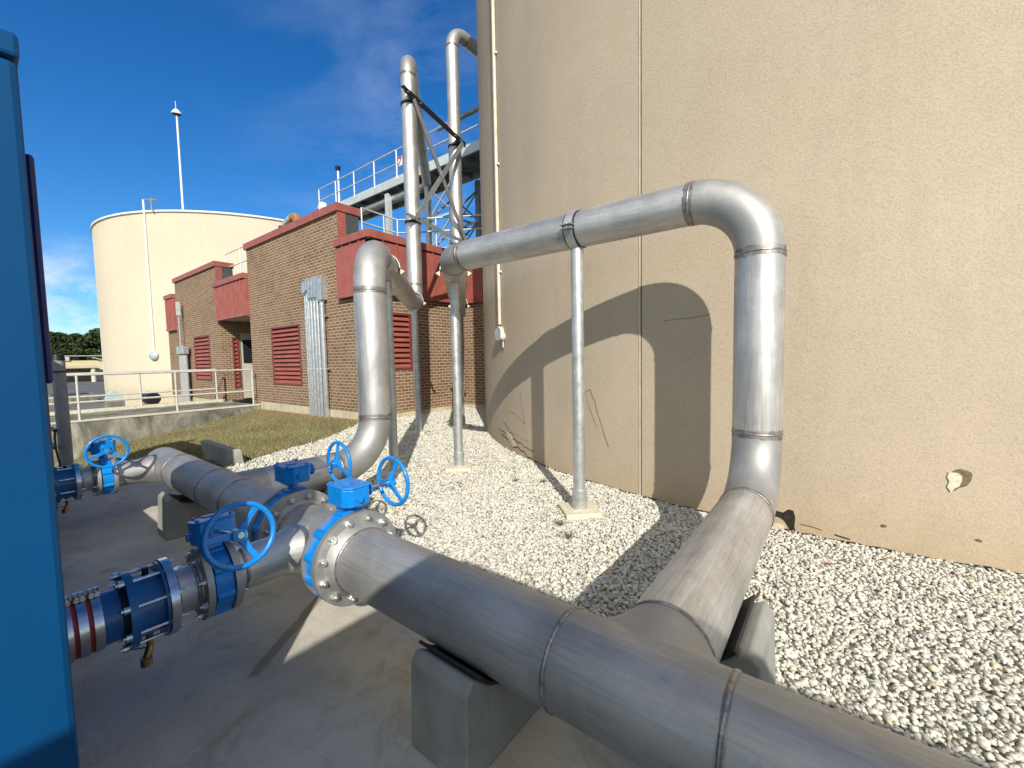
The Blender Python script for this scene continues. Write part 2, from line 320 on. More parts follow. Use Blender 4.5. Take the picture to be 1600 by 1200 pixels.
# ------------------------------------------------------------------ mesh builder
class MB:
    def __init__(s): s.v = []; s.f = []; s.sm = []; s.uv = []
    def add(s, vs, fs, smooth=False, uvs=None):
        o = len(s.v); s.v += [tuple(v) for v in vs]
        for i, f in enumerate(fs):
            s.f.append([o+k for k in f]); s.sm.append(smooth); s.uv.append(uvs[i] if uvs else None)
        return s
    def box(s, c, d, m=None):
        cx, cy, cz = c; x, y, z = d[0]/2, d[1]/2, d[2]/2
        vs = [Vector((sx*x, sy*y, sz*z)) for sx in (-1, 1) for sy in (-1, 1) for sz in (-1, 1)]
        if m is not None: vs = [m @ v for v in vs]
        vs = [(v.x+cx, v.y+cy, v.z+cz) for v in vs]
        return s.add(vs, [(0, 1, 3, 2), (4, 6, 7, 5), (0, 4, 5, 1), (2, 3, 7, 6), (0, 2, 6, 4), (1, 5, 7, 3)])
    def b2(s, x0, x1, y0, y1, z0, z1): return s.box(((x0+x1)/2, (y0+y1)/2, (z0+z1)/2), (abs(x1-x0), abs(y1-y0), abs(z1-z0)))
    def cyl(s, a, b, r, n=24, r2=None, caps=True, hollow=None):
        a, b = Vector(a), Vector(b); r2 = r if r2 is None else r2
        t = (b-a).normalized(); u = t.orthogonal().normalized() if abs(t.z) < .99 else Vector((1, 0, 0)); 
        if abs(t.z) < .99: u = t.cross(Vector((0, 0, 1))).normalized()
        w = t.cross(u); L = (b-a).length
        vs = []; fs = []; uvs = []
        for k in range(n):
            an = 2*math.pi*k/n; d = math.cos(an)*u + math.sin(an)*w
            vs += [a+d*r, b+d*r2]
        for k in range(n):
            j = (k+1) % n; fs.append((2*k, 2*j, 2*j+1, 2*k+1)); c0, c1 = k/n*2*math.pi*r, (k+1)/n*2*math.pi*r
            uvs.append([(c0, 0), (c1, 0), (c1, L), (c0, L)])
        s.add(vs, fs, True, uvs)
        if caps:
            s.add([a+(math.cos(2*math.pi*k/n)*u+math.sin(2*math.pi*k/n)*w)*r for k in range(n)], [list(range(n))[::-1]])
            s.add([b+(math.cos(2*math.pi*k/n)*u+math.sin(2*math.pi*k/n)*w)*r2 for k in range(n)], [list(range(n))])
        return s
    def ring(s, c, ax, ro, ri, h, n=40, a0=0, a1=2*math.pi, up=None):
        """flat annular solid centred at c, axis ax, thickness h"""
        c = Vector(c); t = Vector(ax).normalized()
        u = Vector(up).normalized() if up else (t.cross(Vector((0, 0, 1))).normalized() if abs(t.z) < .99 else Vector((1, 0, 0)))
        w = t.cross(u); full = abs(a1-a0-2*math.pi) < 1e-6; m = n if full else n+1
        P = []
        for k in range(m):
            an = a0+(a1-a0)*k/n; d = math.cos(an)*u+math.sin(an)*w
            P.append([c+d*ro-t*h/2, c+d*ro+t*h/2, c+d*ri+t*h/2, c+d*ri-t*h/2])
        for q, sm in ((0, True), (1, False), (2, True), (3, False)):
            vs = []; fs = []
            for k in range(m): vs += [P[k][q], P[k][(q+1) % 4]]
            for k in range(n):
                j = (k+1) % m; fs.append((2*k, 2*k+1, 2*j+1, 2*j))
            s.add(vs, fs, sm)
        if not full: s.add(P[0], [(0, 1, 2, 3)]); s.add(P[-1], [(3, 2, 1, 0)])
        return s
    def torus(s, c, ax, r, rr, n=48, m=12, sc_=1):
        c = Vector(c); t = Vector(ax).normalized(); u = t.cross(Vector((0, 0, 1))).normalized() if abs(t.z) < .99 else Vector((1, 0, 0)); w = t.cross(u)
        vs = []; fs = []
        for i in range(n):
            d = math.cos(2*math.pi*i/n)*u+math.sin(2*math.pi*i/n)*w
            for j in range(m):
                a = 2*math.pi*j/m; vs.append(c+d*(r+rr*math.cos(a))+t*rr*sc_*math.sin(a))
        for i in range(n):
            for j in range(m): fs.append((i*m+j, ((i+1) % n)*m+j, ((i+1) % n)*m+(j+1) % m, i*m+(j+1) % m))
        return s.add(vs, fs, True)
    def sweep(s, pts, r, n=16, caps=True, close=False, rads=None):
        pts = [Vector(p) for p in pts]; vs = []; fs = []; uvs = []
        t0 = (pts[1]-pts[0]).normalized(); u = t0.cross(Vector((0, 0, 1)))
        u = u.normalized() if u.length > .05 else Vector((1, 0, 0)); L = [0]
        for i in range(1, len(pts)): L.append(L[-1]+(pts[i]-pts[i-1]).length)
        for i, p in enumerate(pts):
            t = (pts[min(i+1, len(pts)-1)]-pts[max(i-1, 0)]).normalized()
            u = (u-t*u.dot(t)).normalized(); w = t.cross(u); rr = rads[i] if rads else r
            for k in range(n): vs.append(p+(math.cos(2*math.pi*k/n)*u+math.sin(2*math.pi*k/n)*w)*rr)
        for i in range(len(pts)-1):
            for k in range(n):
                j = (k+1) % n; fs.append((i*n+k, i*n+j, (i+1)*n+j, (i+1)*n+k))
                c0, c1 = k/n*2*math.pi*r, (k+1)/n*2*math.pi*r; uvs.append([(c0, L[i]), (c1, L[i]), (c1, L[i+1]), (c0, L[i+1])])
        s.add(vs, fs, True, uvs)
        if caps:
            s.add(vs[:n], [list(range(n))[::-1]]); s.add(vs[-n:], [list(range(n))])
        return s
    def prism(s, poly, h0, h1, axis='z'):
        n = len(poly)
        def mk(p, h): return (p[0], p[1], h) if axis == 'z' else ((h, p[0], p[1]) if axis == 'x' else (p[0], h, p[1]))
        vs = [mk(p, h0) for p in poly]+[mk(p, h1) for p in poly]
        fs = [list(range(n))[::-1], [n+k for k in range(n)]]+[(k, (k+1) % n, n+(k+1) % n, n+k) for k in range(n)]
        return s.add(vs, fs)
    def lathe(s, prof, c=(0, 0, 0), n=64, a0=0, a1=2*math.pi, ax=(0, 0, 1)):
        t = Vector(ax).normalized(); u = Vector((1, 0, 0)) if abs(t.z) > .99 else t.cross(Vector((0, 0, 1))).normalized(); w = t.cross(u); c = Vector(c)
        vs = []; fs = []; m = len(prof); full = abs(a1-a0-2*math.pi) < 1e-6; q = n if full else n+1
        for i in range(q):
            a = a0+(a1-a0)*i/n; d = math.cos(a)*u+math.sin(a)*w
            for (r, z) in prof: vs.append(c+d*r+t*z)
        for i in range(n):
            for j in range(m-1):
                fs.append((i*m+j, ((i+1) % q)*m+j, ((i+1) % q)*m+j+1, i*m+j+1))
        return s.add(vs, fs, True)
    def build(s, name, mat, parent=None, bevel=0, loc=None, seg=2):
        me = bpy.data.meshes.new(name); me.from_pydata(s.v, [], s.f)
        me.polygons.foreach_set('use_smooth', s.sm)
        if any(u for u in s.uv):
            ul = me.uv_layers.new(name='UVMap'); i = 0
            for pi, p in enumerate(me.polygons):
                u = s.uv[pi]
                for k in range(len(p.vertices)):
                    if u: ul.data[p.loop_start+k].uv = u[k]
                    i += 1
        me.materials.append(MATS[mat]); me.update()
        o = bpy.data.objects.new(name, me); COL.objects.link(o)
        if parent: o.parent = parent
        if loc: o.location = loc
        if bevel:
            b = o.modifiers.new('bevel', 'BEVEL'); b.width = bevel; b.segments = seg; b.limit_method = 'ANGLE'; b.angle_limit = R(40); b.harden_normals = False
        return o
def tag(o, label=None, cat=None, group=None, kind=None):
    if label: o['label'] = label
    if cat: o['category'] = cat
    if group: o['group'] = group
    if kind: o['kind'] = kind
    return o
def thing(name, label, cat, loc=(0, 0, 0), rz=0, group=None):
    o = bpy.data.objects.new(name, None); o.empty_display_size = .1; COL.objects.link(o); o.location = loc; o.rotation_euler = (0, 0, rz)
    return tag(o, label, cat, group)
def kids(o): return [c for c in COL.objects if c.parent == o]
def copy_tree(o, parent=None):
    c = o.copy(); COL.objects.link(c); c.parent = parent
    for ch in kids(o): copy_tree(ch, c)
    return c

# pipe run with elbows: pts = corner points; parts are added to parent, everything in the parent's local frame (parent at origin here)
def arc(c0, p, c1, Rb, n=14):
    p = Vector(p); d1 = (Vector(c0)-p).normalized(); d2 = (Vector(c1)-p).normalized(); ang = math.pi-d1.angle(d2)
    tl = Rb*math.tan(ang/2); s = p+d1*tl; e = p+d2*tl; nrm = d1.cross(d2).normalized()
    cc = p+(d1+d2).normalized()*(Rb/math.cos(ang/2)); v0 = s-cc; ax = v0.cross(e-cc).normalized()
    return [cc+Quaternion(ax, ang*k/n) @ v0 for k in range(n+1)], s, e
def seam(parent, c, ax, r, w=.011, tint=.03, soft=False):
    c = Vector(c); ax = Vector(ax).normalized()
    o = MB().torus(c, ax, r+.0006, .0055, 56, 8, 1.5).build('weld_seam', 'weld', parent)
    # heat-darkened band each side
    u = ax.cross(Vector((0, 0, 1))).normalized() if abs(ax.z) < .99 else Vector((1, 0, 0)); w_ = ax.cross(u); n = 110; vs = []; rr = random.Random(int(abs(c.x*913+c.y*77+c.z*31)))
    a1 = a2 = .5; jg = .9 if r > .13 and not soft else .35
    for k in range(n):
        a1 = .75*a1+.25*rr.uniform(0, 1.3); a2 = .75*a2+.25*rr.uniform(0, 1.3); d = (math.cos(2*math.pi*k/n)*u+math.sin(2*math.pi*k/n)*w_)*(r+.0014)
        vs += [c+d-ax*tint*(.35+jg*a1), c+d+ax*tint*(.35+jg*a2)]
    MB().add(vs, [(2*k, 2*((k+1) % n), 2*((k+1) % n)+1, 2*k+1) for k in range(n)], True).build('heat_band', 'weld_soft' if soft else 'weld_tint', o)
def pipe_run(parent, pts, r, Rb, mat='steel_pipe', fit='steel_fitting', seams=True, n=48, skip=()):
    pts = [Vector(p) for p in pts]; start = pts[0]
    for i in range(1, len(pts)-1):
        a, s, e = arc(pts[i-1], pts[i], pts[i+1], Rb)
        MB().sweep([start+(s-start)*k/6 for k in range(7)], r, n, caps=True).build('pipe', mat, parent)
        MB().sweep(a, r+.0008, n, caps=False).build('elbow', fit, parent)
        if seams:
            seam(parent, s, a[1]-a[0], r, tint=.034); seam(parent, e, a[-1]-a[-2], r, tint=.034)
        start = e
    MB().sweep([start+(pts[-1]-start)*k/6 for k in range(7)], r, n, caps=True).build('pipe', mat, parent)

HZ, HY, HR = .46, 1.20, .162            # header axis height, line, radius
PR, ZR = .160, 2.66                      # riser radius, high run height

# ================================================================== SETTING
def grid_ground():
    MB().add([(-900, -900, -1.12), (900, -900, -1.12), (900, 900, -1.12), (-900, 900, -1.12)], [(0, 1, 2, 3)]).build('ground', 'soil')
    tag(bpy.data.objects['ground'], 'wide dull green and brown ground reaching to the horizon', None, None, 'structure')
grid_ground()
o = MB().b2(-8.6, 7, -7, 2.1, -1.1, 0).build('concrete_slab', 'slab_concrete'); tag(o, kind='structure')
# gravel bed sheet + stones
TC = Vector((0, 12.2)); TR = 8.09
bed = MB().add([(-7.0, 2.1, -.012), (7, 2.1, -.012), (7, 12, -.012), (-9.02, 12, -.012), (-9.02, 6.1, -.012), (-8.5, 5.2, -.012), (-7.7, 3.9, -.012), (-7.4, 3.1, -.012)], [tuple(range(8))]).build('gravel_bed', 'gravel_base')
tag(bed, kind='structure')
def zw(y): return np.interp(y, [-6, 1.13, 1.81, 2.6, 4.1, 5.93, 7], [-1.10, -1.06, -.90, -.66, -.46, -.11, -.05])
def gz(x, y):
    s = np.clip((-7.6-x)/8.2, 0, 1); return zw(y)*s
# grassy slope
def lawn():
    xs = np.linspace(-15.85, -6.9, 46); ys = np.linspace(-2.5, 6.1, 44); v = []; f = []
    for x in xs:
        for y in ys: v.append((x, y, float(gz(x, y))-.03))
    m = len(ys)
    for i in range(len(xs)-1):
        for j in range(m-1):
            cx, cy = (xs[i]+xs[i+1])/2, (ys[j]+ys[j+1])/2
            if cx > -8.6 and cy < 2.0: continue
            f.append((i*m+j, (i+1)*m+j, (i+1)*m+j+1, i*m+j+1))
    b = MB().add(v, f, True); o = b.build('lawn_soil', 'soil'); tag(o, kind='structure')
lawn()
def gb(y): return np.interp(y, [1, 2.1, 2.39, 3.13, 3.93, 4.96, 5.6, 6.1], [-6.9, -6.95, -7.0, -7.40, -7.68, -8.42, -8.95, -9.02])
def mesh_np(name, V, Fc, C, mat, smooth=False):
    """V (n,3), Fc (m,k) faces, C per-face colours"""
    me = bpy.data.meshes.new(name); k = Fc.shape[1]; m = len(Fc)
    me.vertices.add(len(V)); me.vertices.foreach_set('co', V.astype(np.float32).ravel())
    me.loops.add(m*k); me.loops.foreach_set('vertex_index', Fc.astype(np.int32).ravel())
    me.polygons.add(m); me.polygons.foreach_set('loop_start', np.arange(0, m*k, k, dtype=np.int32)); me.polygons.foreach_set('loop_total', np.full(m, k, np.int32))
    me.polygons.foreach_set('use_smooth', np.full(m, smooth))
    ca = me.color_attributes.new('Col', 'FLOAT_COLOR', 'CORNER')
    cc = np.ones((m, k, 4), np.float32); cc[:, :, :3] = C[:, None, :]; ca.data.foreach_set('color', cc.ravel())
    me.update(); me.validate(); me.materials.append(MATS[mat])
    o = bpy.data.objects.new(name, me); COL.objects.link(o); return o
def ico():
    t = (1+5**.5)/2
    v = np.array([(-1, t, 0), (1, t, 0), (-1, -t, 0), (1, -t, 0), (0, -1, t), (0, 1, t), (0, -1, -t), (0, 1, -t), (t, 0, -1), (t, 0, 1), (-t, 0, -1), (-t, 0, 1)])
    f = np.array([(0, 11, 5), (0, 5, 1), (0, 1, 7), (0, 7, 10), (0, 10, 11), (1, 5, 9), (5, 11, 4), (11, 10, 2), (10, 7, 6), (7, 1, 8), (3, 9, 4), (3, 4, 2), (3, 2, 6), (3, 6, 8), (3, 8, 9), (4, 9, 5), (2, 4, 11), (6, 2, 10), (8, 6, 7), (9, 8, 1)])
    return v/np.linalg.norm(v[0]), f
def rotm(n):
    q = rng.normal(size=(n, 4)); q /= np.linalg.norm(q, axis=1)[:, None]; a, b, c, d = q.T
    return np.stack([np.stack([1-2*(c*c+d*d), 2*(b*c-d*a), 2*(b*d+c*a)], -1), np.stack([2*(b*c+d*a), 1-2*(b*b+d*d), 2*(c*d-b*a)], -1), np.stack([2*(b*d-c*a), 2*(c*d+b*a), 1-2*(b*b+c*c)], -1)], 1)
def stones():
    P = []
    for (x0, x1, y0, y1, dens, smin, smax) in ((-3.4, 1.9, 2.08, 4.6, 4600, .0085, .020), (-6.2, -3.4, 2.08, 6.8, 2700, .010, .021), (-9.05, -6.2, 2.08, 9.3, 1300, .012, .024), (1.9, 4.5, 2.08, 4.9, 900, .010, .022), (-3.4, 0, 4.6, 5.2, 1800, .011, .021)):
        n = int((x1-x0)*(y1-y0)*dens); x = rng.uniform(x0, x1, n); y = rng.uniform(y0, y1, n)
        k = (np.hypot(x, y-12.2) > TR-.01) & (x > gb(y)-rng.exponential(.03, n)) & ~((x < -9.0) & (y > 6.05))
        s = rng.uniform(smin, smax, n)*np.where(rng.random(n) < .12, 1.45, 1)
        P.append(np.c_[x[k], y[k], s[k]])
    P = np.concatenate(P); n = len(P); P[:, 2] *= .80; v0, f0 = ico()
    V = v0[None]*(1+rng.uniform(-.24, .24, (n, 12, 1)))
    sc3 = np.c_[rng.uniform(.9, 1.5, n), rng.uniform(.7, 1.05, n), rng.uniform(.55, .9, n)]
    V = V*sc3[:, None, :]; V = np.einsum('nij,nkj->nki', rotm(n), V)
    V[:, :, 2] *= .8
    V = V*P[:, 2][:, None, None]; z = rng.uniform(-.010, .013, n)
    V += np.c_[P[:, 0], P[:, 1], z][:, None, :]
    Fa = (f0[None]+12*np.arange(n)[:, None, None]).reshape(-1, 3)
    b = rng.uniform(.52, .77, n); col = np.c_[b, b*.975, b*.855]
    dk = rng.random(n); col[dk < .15] *= .66; col[dk < .02] *= .6
    tn = rng.random(n); col[tn < .025] *= np.array([.98, .84, .66]); col[(tn > .05) & (tn < .056)] *= np.array([.72, .55, .5])
    o = mesh_np('gravel', V.reshape(-1, 3), Fa, np.repeat(col, 20, axis=0), 'stone', True)
    tag(o, 'white crushed stone gravel between the slab, the tank and the brick building', 'gravel', None, 'stuff')
stones()
def blades():
    n = 300000; x = rng.uniform(-15.8, -6.9, n); y = rng.uniform(-1.5, 6.1, n)
    k = (x < gb(y)+rng.normal(0, .03, n)) & ((y > 2.08) | (x < -8.62)); x = x[k]; y = y[k]; n = len(x)
    z = gz(x, y)-.03; h = rng.uniform(.02, .062, n); edge = np.clip((x-gb(y)+.35)/.35, 0, 1); h *= 1-.55*edge
    h *= np.where(rng.random(n) < .02, 1.8, 1)
    a = rng.uniform(0, 2*np.pi, n); w = rng.uniform(.004, .008, n); lx = rng.normal(0, .035, n); ly = rng.normal(0, .035, n)
    dx = np.cos(a)*w; dy = np.sin(a)*w
    V = np.stack([np.c_[x-dx, y-dy, z], np.c_[x+dx, y+dy, z], np.c_[x+lx, y+ly, z+h]], 1)
    patch = .5+.5*np.sin(x*1.7+np.sin(y*2.3)*1.4)*np.sin(y*1.9+x*.6); t = np.clip(rng.normal(.35, .28, n)+.35*patch, 0, 1)[:, None]
    near = np.clip((y-5.2)/.9, 0, 1)[:, None]*.5
    col = (1-t)*np.array([.14, .145, .055])+t*np.array([.37, .315, .17]); col = col*(1-near)+near*np.array([.36, .22, .12])
    col *= rng.uniform(.75, 1.2, (n, 1))
    o = mesh_np('grass', V.reshape(-1, 3), np.arange(3*n).reshape(-1, 3), col, 'blade')
    tag(o, 'short yellow green lawn on the slope below the concrete walkway', 'grass', None, 'stuff')
    # small weeds poking through the stones
    for (wx, wy) in ((-1.93, 3.12), (-1.72, 2.93), (-3.05, 3.95), (-2.75, 4.1), (-5.15, 3.05)):
        m = 60; b = MB()
        for i in range(m):
            a = random.uniform(0, 6.28); l = random.uniform(.03, .09); q = Vector((wx+random.gauss(0, .015), wy+random.gauss(0, .015), .015)); d = Vector((math.cos(a)*l, math.sin(a)*l, random.uniform(.01, .05))); s_ = Vector((-math.sin(a), math.cos(a), 0))*.0025
            b.add([q-s_, q+s_, q+d], [(0, 1, 2)])
        o = b.build('weed', 'weed_green')
        tag(o, {-1.93: 'larger flat weed sprouting in the gravel behind the big header pipe', -1.72: 'small weed in the gravel just right of the larger flat weed', -3.05: 'weed in the gravel beside the middle slender pipe post', -2.75: 'tiny weed in the gravel between the two slender pipe posts', -5.15: 'weed in the gravel behind the handwheels of the header valves'}[wx], 'weed', 'weeds sprouting in the gravel')
simple('weed_green', (.13, .15, .05), .8, 0, .3, 60)
blades()
simple('leaf_red', (.30, .07, .035), .7, 0, .3, 60)
lf = MB().add([(0, 0, .004), (.012, .014, .010), (.034, .016, .006), (.052, 0, .012), (.034, -.013, .009), (.012, -.012, .005)], [(0, 1, 2, 3), (0, 3, 4, 5)]).build('fallen_leaf', 'leaf_red', None, loc=(-0.038, 3.563, .026))
tag(lf, 'single dried red brown leaf lying on the gravel right of the branch pipe', 'leaf')

# far ground: asphalt, grass bank
MB().add([(-24, -14, -1.05), (-24, 5, -1.05), (-48, 14, -.75), (-95, 26, .72), (-100, -8, .72), (-60, -18, -.4)], [(0, 1, 2), (0, 2, 3), (0, 3, 4), (0, 4, 5)]).build('road', 'asphalt')
tag(bpy.data.objects['road'], kind='structure')
simple('far_grass', (.16, .155, .05), .95, 0, .3, 1.2)
MB().b2(-26, -19.3, -12, 6.0, -1.1, -.45).build('grass_bank', 'far_grass'); tag(bpy.data.objects['grass_bank'], kind='structure')
MB().b2(-27.2, -26.0, -12, 3.0, -1.1, -.50).build('pavement', 'weathered_concrete'); tag(bpy.data.objects['pavement'], kind='structure')

# ================================================================== TANKS
def tank1():
    t = thing('storage_tank', 'huge round tan stucco tank filling the right side of the yard', 'tank', (0, 12.2, 0)); H = 10.6
    # wall in two arcs meeting at the vertical joint
    MB().lathe([(TR, -.6), (TR, H)], n=256).build('wall', 'tank_stucco', t)
    MB().lathe([(0, H+.5), (TR+.12, H), (TR+.12, H-.12), (TR-.02, H-.12)], n=128).build('roof', 'cream_paint', t)
    def on(a, z, off=0): return Vector(((TR+off)*math.cos(R(a)), (TR+off)*math.sin(R(a)), z))
    a = -101.63
    b = MB(); p = on(a, 0); m = Matrix.Rotation(R(a), 3, 'Z')
    b.box((p.x, p.y, H/2-.1), (.012, .013, H), m); b.build('joint_bead', 'cream_paint', t)
    b = MB(); p = on(a+.11, 0); b.box((p.x, p.y, H/2-.1), (.004, .012, H), m); b.build('joint_gap', 'crack', t)
    # plaster damage
    def patch(name, a, z, pts, mat, off=.004, th=.006):
        b = MB(); n = len(pts); vs = []
        for o_ in (off, -.03):
            for (u, v) in pts: vs.append(on(a+math.degrees(u/TR), z+v, o_))
        b.add(vs, [tuple(range(n)), tuple(range(2*n-1, n-1, -1))]+[(k, (k+1) % n, n+(k+1) % n, n+k) for k in range(n)]); return b.build(name, mat, t)
    def jag(rx, rz, n=18, s=.2, seed=1):
        rr = random.Random(seed); return [(rx*math.cos(2*math.pi*k/n)*(1+rr.uniform(-s, s)), rz*math.sin(2*math.pi*k/n)*(1+rr.uniform(-s, s))) for k in range(n)]
    ch = patch('chipped_plaster', -85.1, .60, [(-.045, .055), (-.01, .075), (.03, .065), (.05, .05), (.045, .0), (.025, -.04), (-.01, -.06), (-.035, -.085), (-.05, -.06), (-.04, -.02), (-.055, .02)], 'chip_shadow_brown', .003)  # brown margin puts the shaded recess of the chip into the patch colour
    patch('bare_mortar', -85.25, .59, [(-.045, .055), (.0, .055), (.022, .035), (.020, .0), (.010, -.035), (-.012, -.055), (-.03, -.085), (-.050, -.05), (-.040, -.01), (-.052, .02)], 'plaster_chip', .008)
    patch('broken_hole', -92.1, .085, [(-.16, .055), (-.10, .075), (-.04, .07), (-.005, .105), (.03, .10), (.045, .05), (.04, -.03), (.05, -.085), (.01, -.07), (-.005, -.04), (-.03, .0), (-.06, .02), (-.13, .03)], 'dark_hole', .003)
    patch('bare_mortar', -92.65, .03, [(-.10, .035), (-.04, .02), (.045, .02), (.05, -.05), (-.02, -.045), (-.11, -.04)], 'plaster_chip', .006)
    patch('chipped_plaster', -89.6, .045, [(-.05, .012), (.0, .004), (.045, -.002), (.05, -.010), (.0, -.006), (-.045, .002)], 'dark_hole', .003)
    patch('chipped_plaster', -90.9, .075, [(-.09, .012), (.0, .008), (.06, -.006), (.05, -.010), (.0, .002), (-.09, .006)], 'crack', .003)
    patch('chipped_plaster', -87.9, .19, jag(.02, .013, 8, .4, 3), 'crack', .003)
    patch('chipped_plaster', -84.4, .19, jag(.018, .010, 8, .5, 4), 'crack', .003)
    # cracks: thin polylines
    def crack(a, z, pts, w=.004, mat='crack'):
        b = MB()
        for i in range(len(pts)-1):
            (u0, v0), (u1, v1) = pts[i], pts[i+1]; d = math.hypot(u1-u0, v1-v0); nx, nz = -(v1-v0)/d*w, (u1-u0)/d*w
            b.add([on(a+math.degrees((u+sx*nx)/TR), z+v+sx*nz, .002) for (u, v, sx) in ((u0, v0, 1), (u0, v0, -1), (u1, v1, -1), (u1, v1, 1))], [(0, 1, 2, 3)])
        b.build('crack', mat, t)
    crack(-105.75, .95, [(-.16, .13), (-.10, .16), (-.06, .06), (-.03, .04), (.0, -.08), (.05, -.20), (.12, -.37), (.17, -.48)], .0035)
    crack(-105.9, .95, [(-.16, .14), (-.12, .0), (-.06, -.12), (.02, -.28)], .002)
    crack(-99.6, 1.83, [(-.02, 0), (.12, .012), (.26, .01), (.42, .03)], .0022)
    crack(-117.3, .55, [(-.06, .42), (-.01, .20), (.05, .06), (.10, -.03), (-.02, .0), (-.3, .08), (-.45, .10)], .0035)
    crack(-116.7, .30, [(-.04, .2), (.03, .06), (.07, -.02), (-.1, -.03), (-.35, .02)], .0025)
    rr = random.Random(5); pts = [(u/10, .02*rr.uniform(-1, 1)-.008*u) for u in range(-6, 9)]
    crack(-120.6, .22, pts, .008); crack(-119.9, .12, [(p[0], p[1]*1.6) for p in pts], .012); crack(-121.0, .30, [(p[0]*.5, p[1]*2+.02) for p in pts], .006)
    patch('broken_edge', -120.4, .20, [(-.22, .10), (-.05, .06), (.06, .0), (.16, -.08), (.05, -.12), (-.06, -.06), (-.20, .02)], 'foundation', .008)
    b = MB(); pts = []
    for i in range(90):
        a = -125+i*.5; pts.append((a, .012+.012*rr.random()))
    for i in range(len(pts)-1):
        (a0, z0), (a1, z1) = pts[i], pts[i+1]
        b.add([on(a0, -.01, .004), on(a1, -.01, .004), on(a1, z1, .004), on(a0, z0, .004)], [(0, 1, 2, 3)])
    b.build('base_gap', 'dark_hole', t)
tank1()
def tankc():
    t = thing('conduit', 'pale painted conduit down the tan tank ending at a round junction box', 'conduit', (0, 0, 0))
    a = R(-122.9); p = Vector((TR*math.cos(a), 12.2+TR*math.sin(a), 0)); nrm = Vector((math.cos(a), math.sin(a), 0)); q = p+nrm*.035
    MB().cyl((q.x, q.y, 2.05), (q.x, q.y, 10.6), .028, 16).build('pipe', 'cream_paint', t)
    for z in (2.9, 4.6, 6.3, 8.0): MB().box((p.x+nrm.x*.02, p.y+nrm.y*.02, z), (.04, .11, .03), Matrix.Rotation(a, 3, 'Z')).build('clip', 'cream_paint', t)
    # round lamp/junction facing along the wall towards the yard
    fd = Vector((-.46, -.89, 0)).normalized(); c = q+Vector((0, 0, 1.90))
    h = MB().lathe([(0, -.05), (.08, -.05), (.115, -.035), (.12, .03), (.10, .045), (.10, .035), (0, .035)], c, 40, ax=fd).build('round_box', 'cream_paint', t)
    MB().cyl(c+fd*.036, c+fd*.041, .098, 32).build('lens', 'lamp_lens', h)
    s_ = Vector((.80, -.60, 0)); c2 = c+s_*.13+Vector((0, 0, -.06))-fd*.02
    MB().lathe([(0, -.05), (.05, -.05), (.055, .04), (0, .045)], c2, 24, ax=s_).build('small_box', 'cream_paint', t)
    MB().cyl(c2+Vector((0, 0, -.02)), c2+Vector((.0, 0, -.17)), .012, 10).build('cable', 'cream_paint', t)
tankc()
def tank2():
    C2 = (-34.4, 13.9); R2 = 9.0; H = 9.75
    t = thing('storage_tank', 'distant cream round tank behind the brick building', 'tank', (C2[0], C2[1], 0))
    MB().lathe([(R2, -1.2), (R2, H)], n=160).build('wall', 'tank_cream', t)
    MB().lathe([(0, H+.7), (R2+.07, H+.02), (R2+.07, H-.09), (R2-.02, H-.09)], n=160).build('roof_rim', 'white_paint', t)
    for a in (-40.5, -95, 10):
        b = MB(); b.box((R2*math.cos(R(a)), R2*math.sin(R(a)), H/2), (.03, .03, H), Matrix.Rotation(R(a), 3, 'Z'))
        b.build('joint_bead', 'cream_paint', t)
    # conduit with lamp
    def onr(px, off=.04):
        v = Vector(px)-Vector(C2); v.normalize(); return Vector(C2)+v*(R2+off)
    # computed point nearest the line of the photographed conduit
    t2 = thing('conduit', 'thin white conduit down the distant cream tank ending in a round lamp', 'conduit')
    q = onr((-29.65, 6.25)); MB().cyl((q.x, q.y, 2.2), (q.x, q.y, 10.35), .05, 10).build('pipe', 'white_paint', t2)
    n = (q-Vector(C2)).normalized(); c = Vector((q.x, q.y, 2.0)); ax = (n.x*.7+.3, n.y*.7-.45, 0)
    h = MB().lathe([(0, -.1), (.20, -.08), (.25, 0), (.24, .09), (0, .10)], c, 28, ax=ax).build('lamp_body', 'galv_light', t2)
    MB().lathe([(0, .11), (.19, .105), (.20, .09)], c, 28, ax=ax).build('lens', 'lamp_lens', h)
    t3 = thing('roof_bracket', 'small dark bracket with arm on the rim of the distant cream tank', 'bracket')
    MB().cyl((q.x+.6, q.y+.2, 9.7), (q.x+.6, q.y+.2, 10.35), .04, 8).cyl((q.x, q.y, 10.35), (q.x+1.1, q.y+.35, 10.15), .035, 8).cyl((q.x+.6, q.y+.2, 10.1), (q.x+1.0, q.y+.3, 10.3), .03, 8).build('arm', 'galv_dark', t3)
    # tall mast
    t4 = thing('light_pole', 'very tall thin white pole with small domed lamp above the cream tank', 'pole', (-36.2, 9.72, 0))
    MB().cyl((0, 0, -1), (0, 0, 18.6), .085, 12, r2=.06).build('pole', 'white_paint', t4)
    h = MB().lathe([(0, .34), (.12, .28), (.26, .12), (.30, 0)], (0, 0, 18.62), 24, ax=(.12, -.1, 1)).build('lamp_head', 'white_paint', t4)
    MB().lathe([(0, -.12), (.24, -.06), (.29, -.01)], (0, 0, 18.62), 24, ax=(.12, -.1, 1)).build('lamp_underside', 'black_metal', h)
    MB().cyl((-.1, 0, 18.9), (-.1, 0, 19.5), .02, 6).build('antenna', 'white_paint', t4)
tank2()

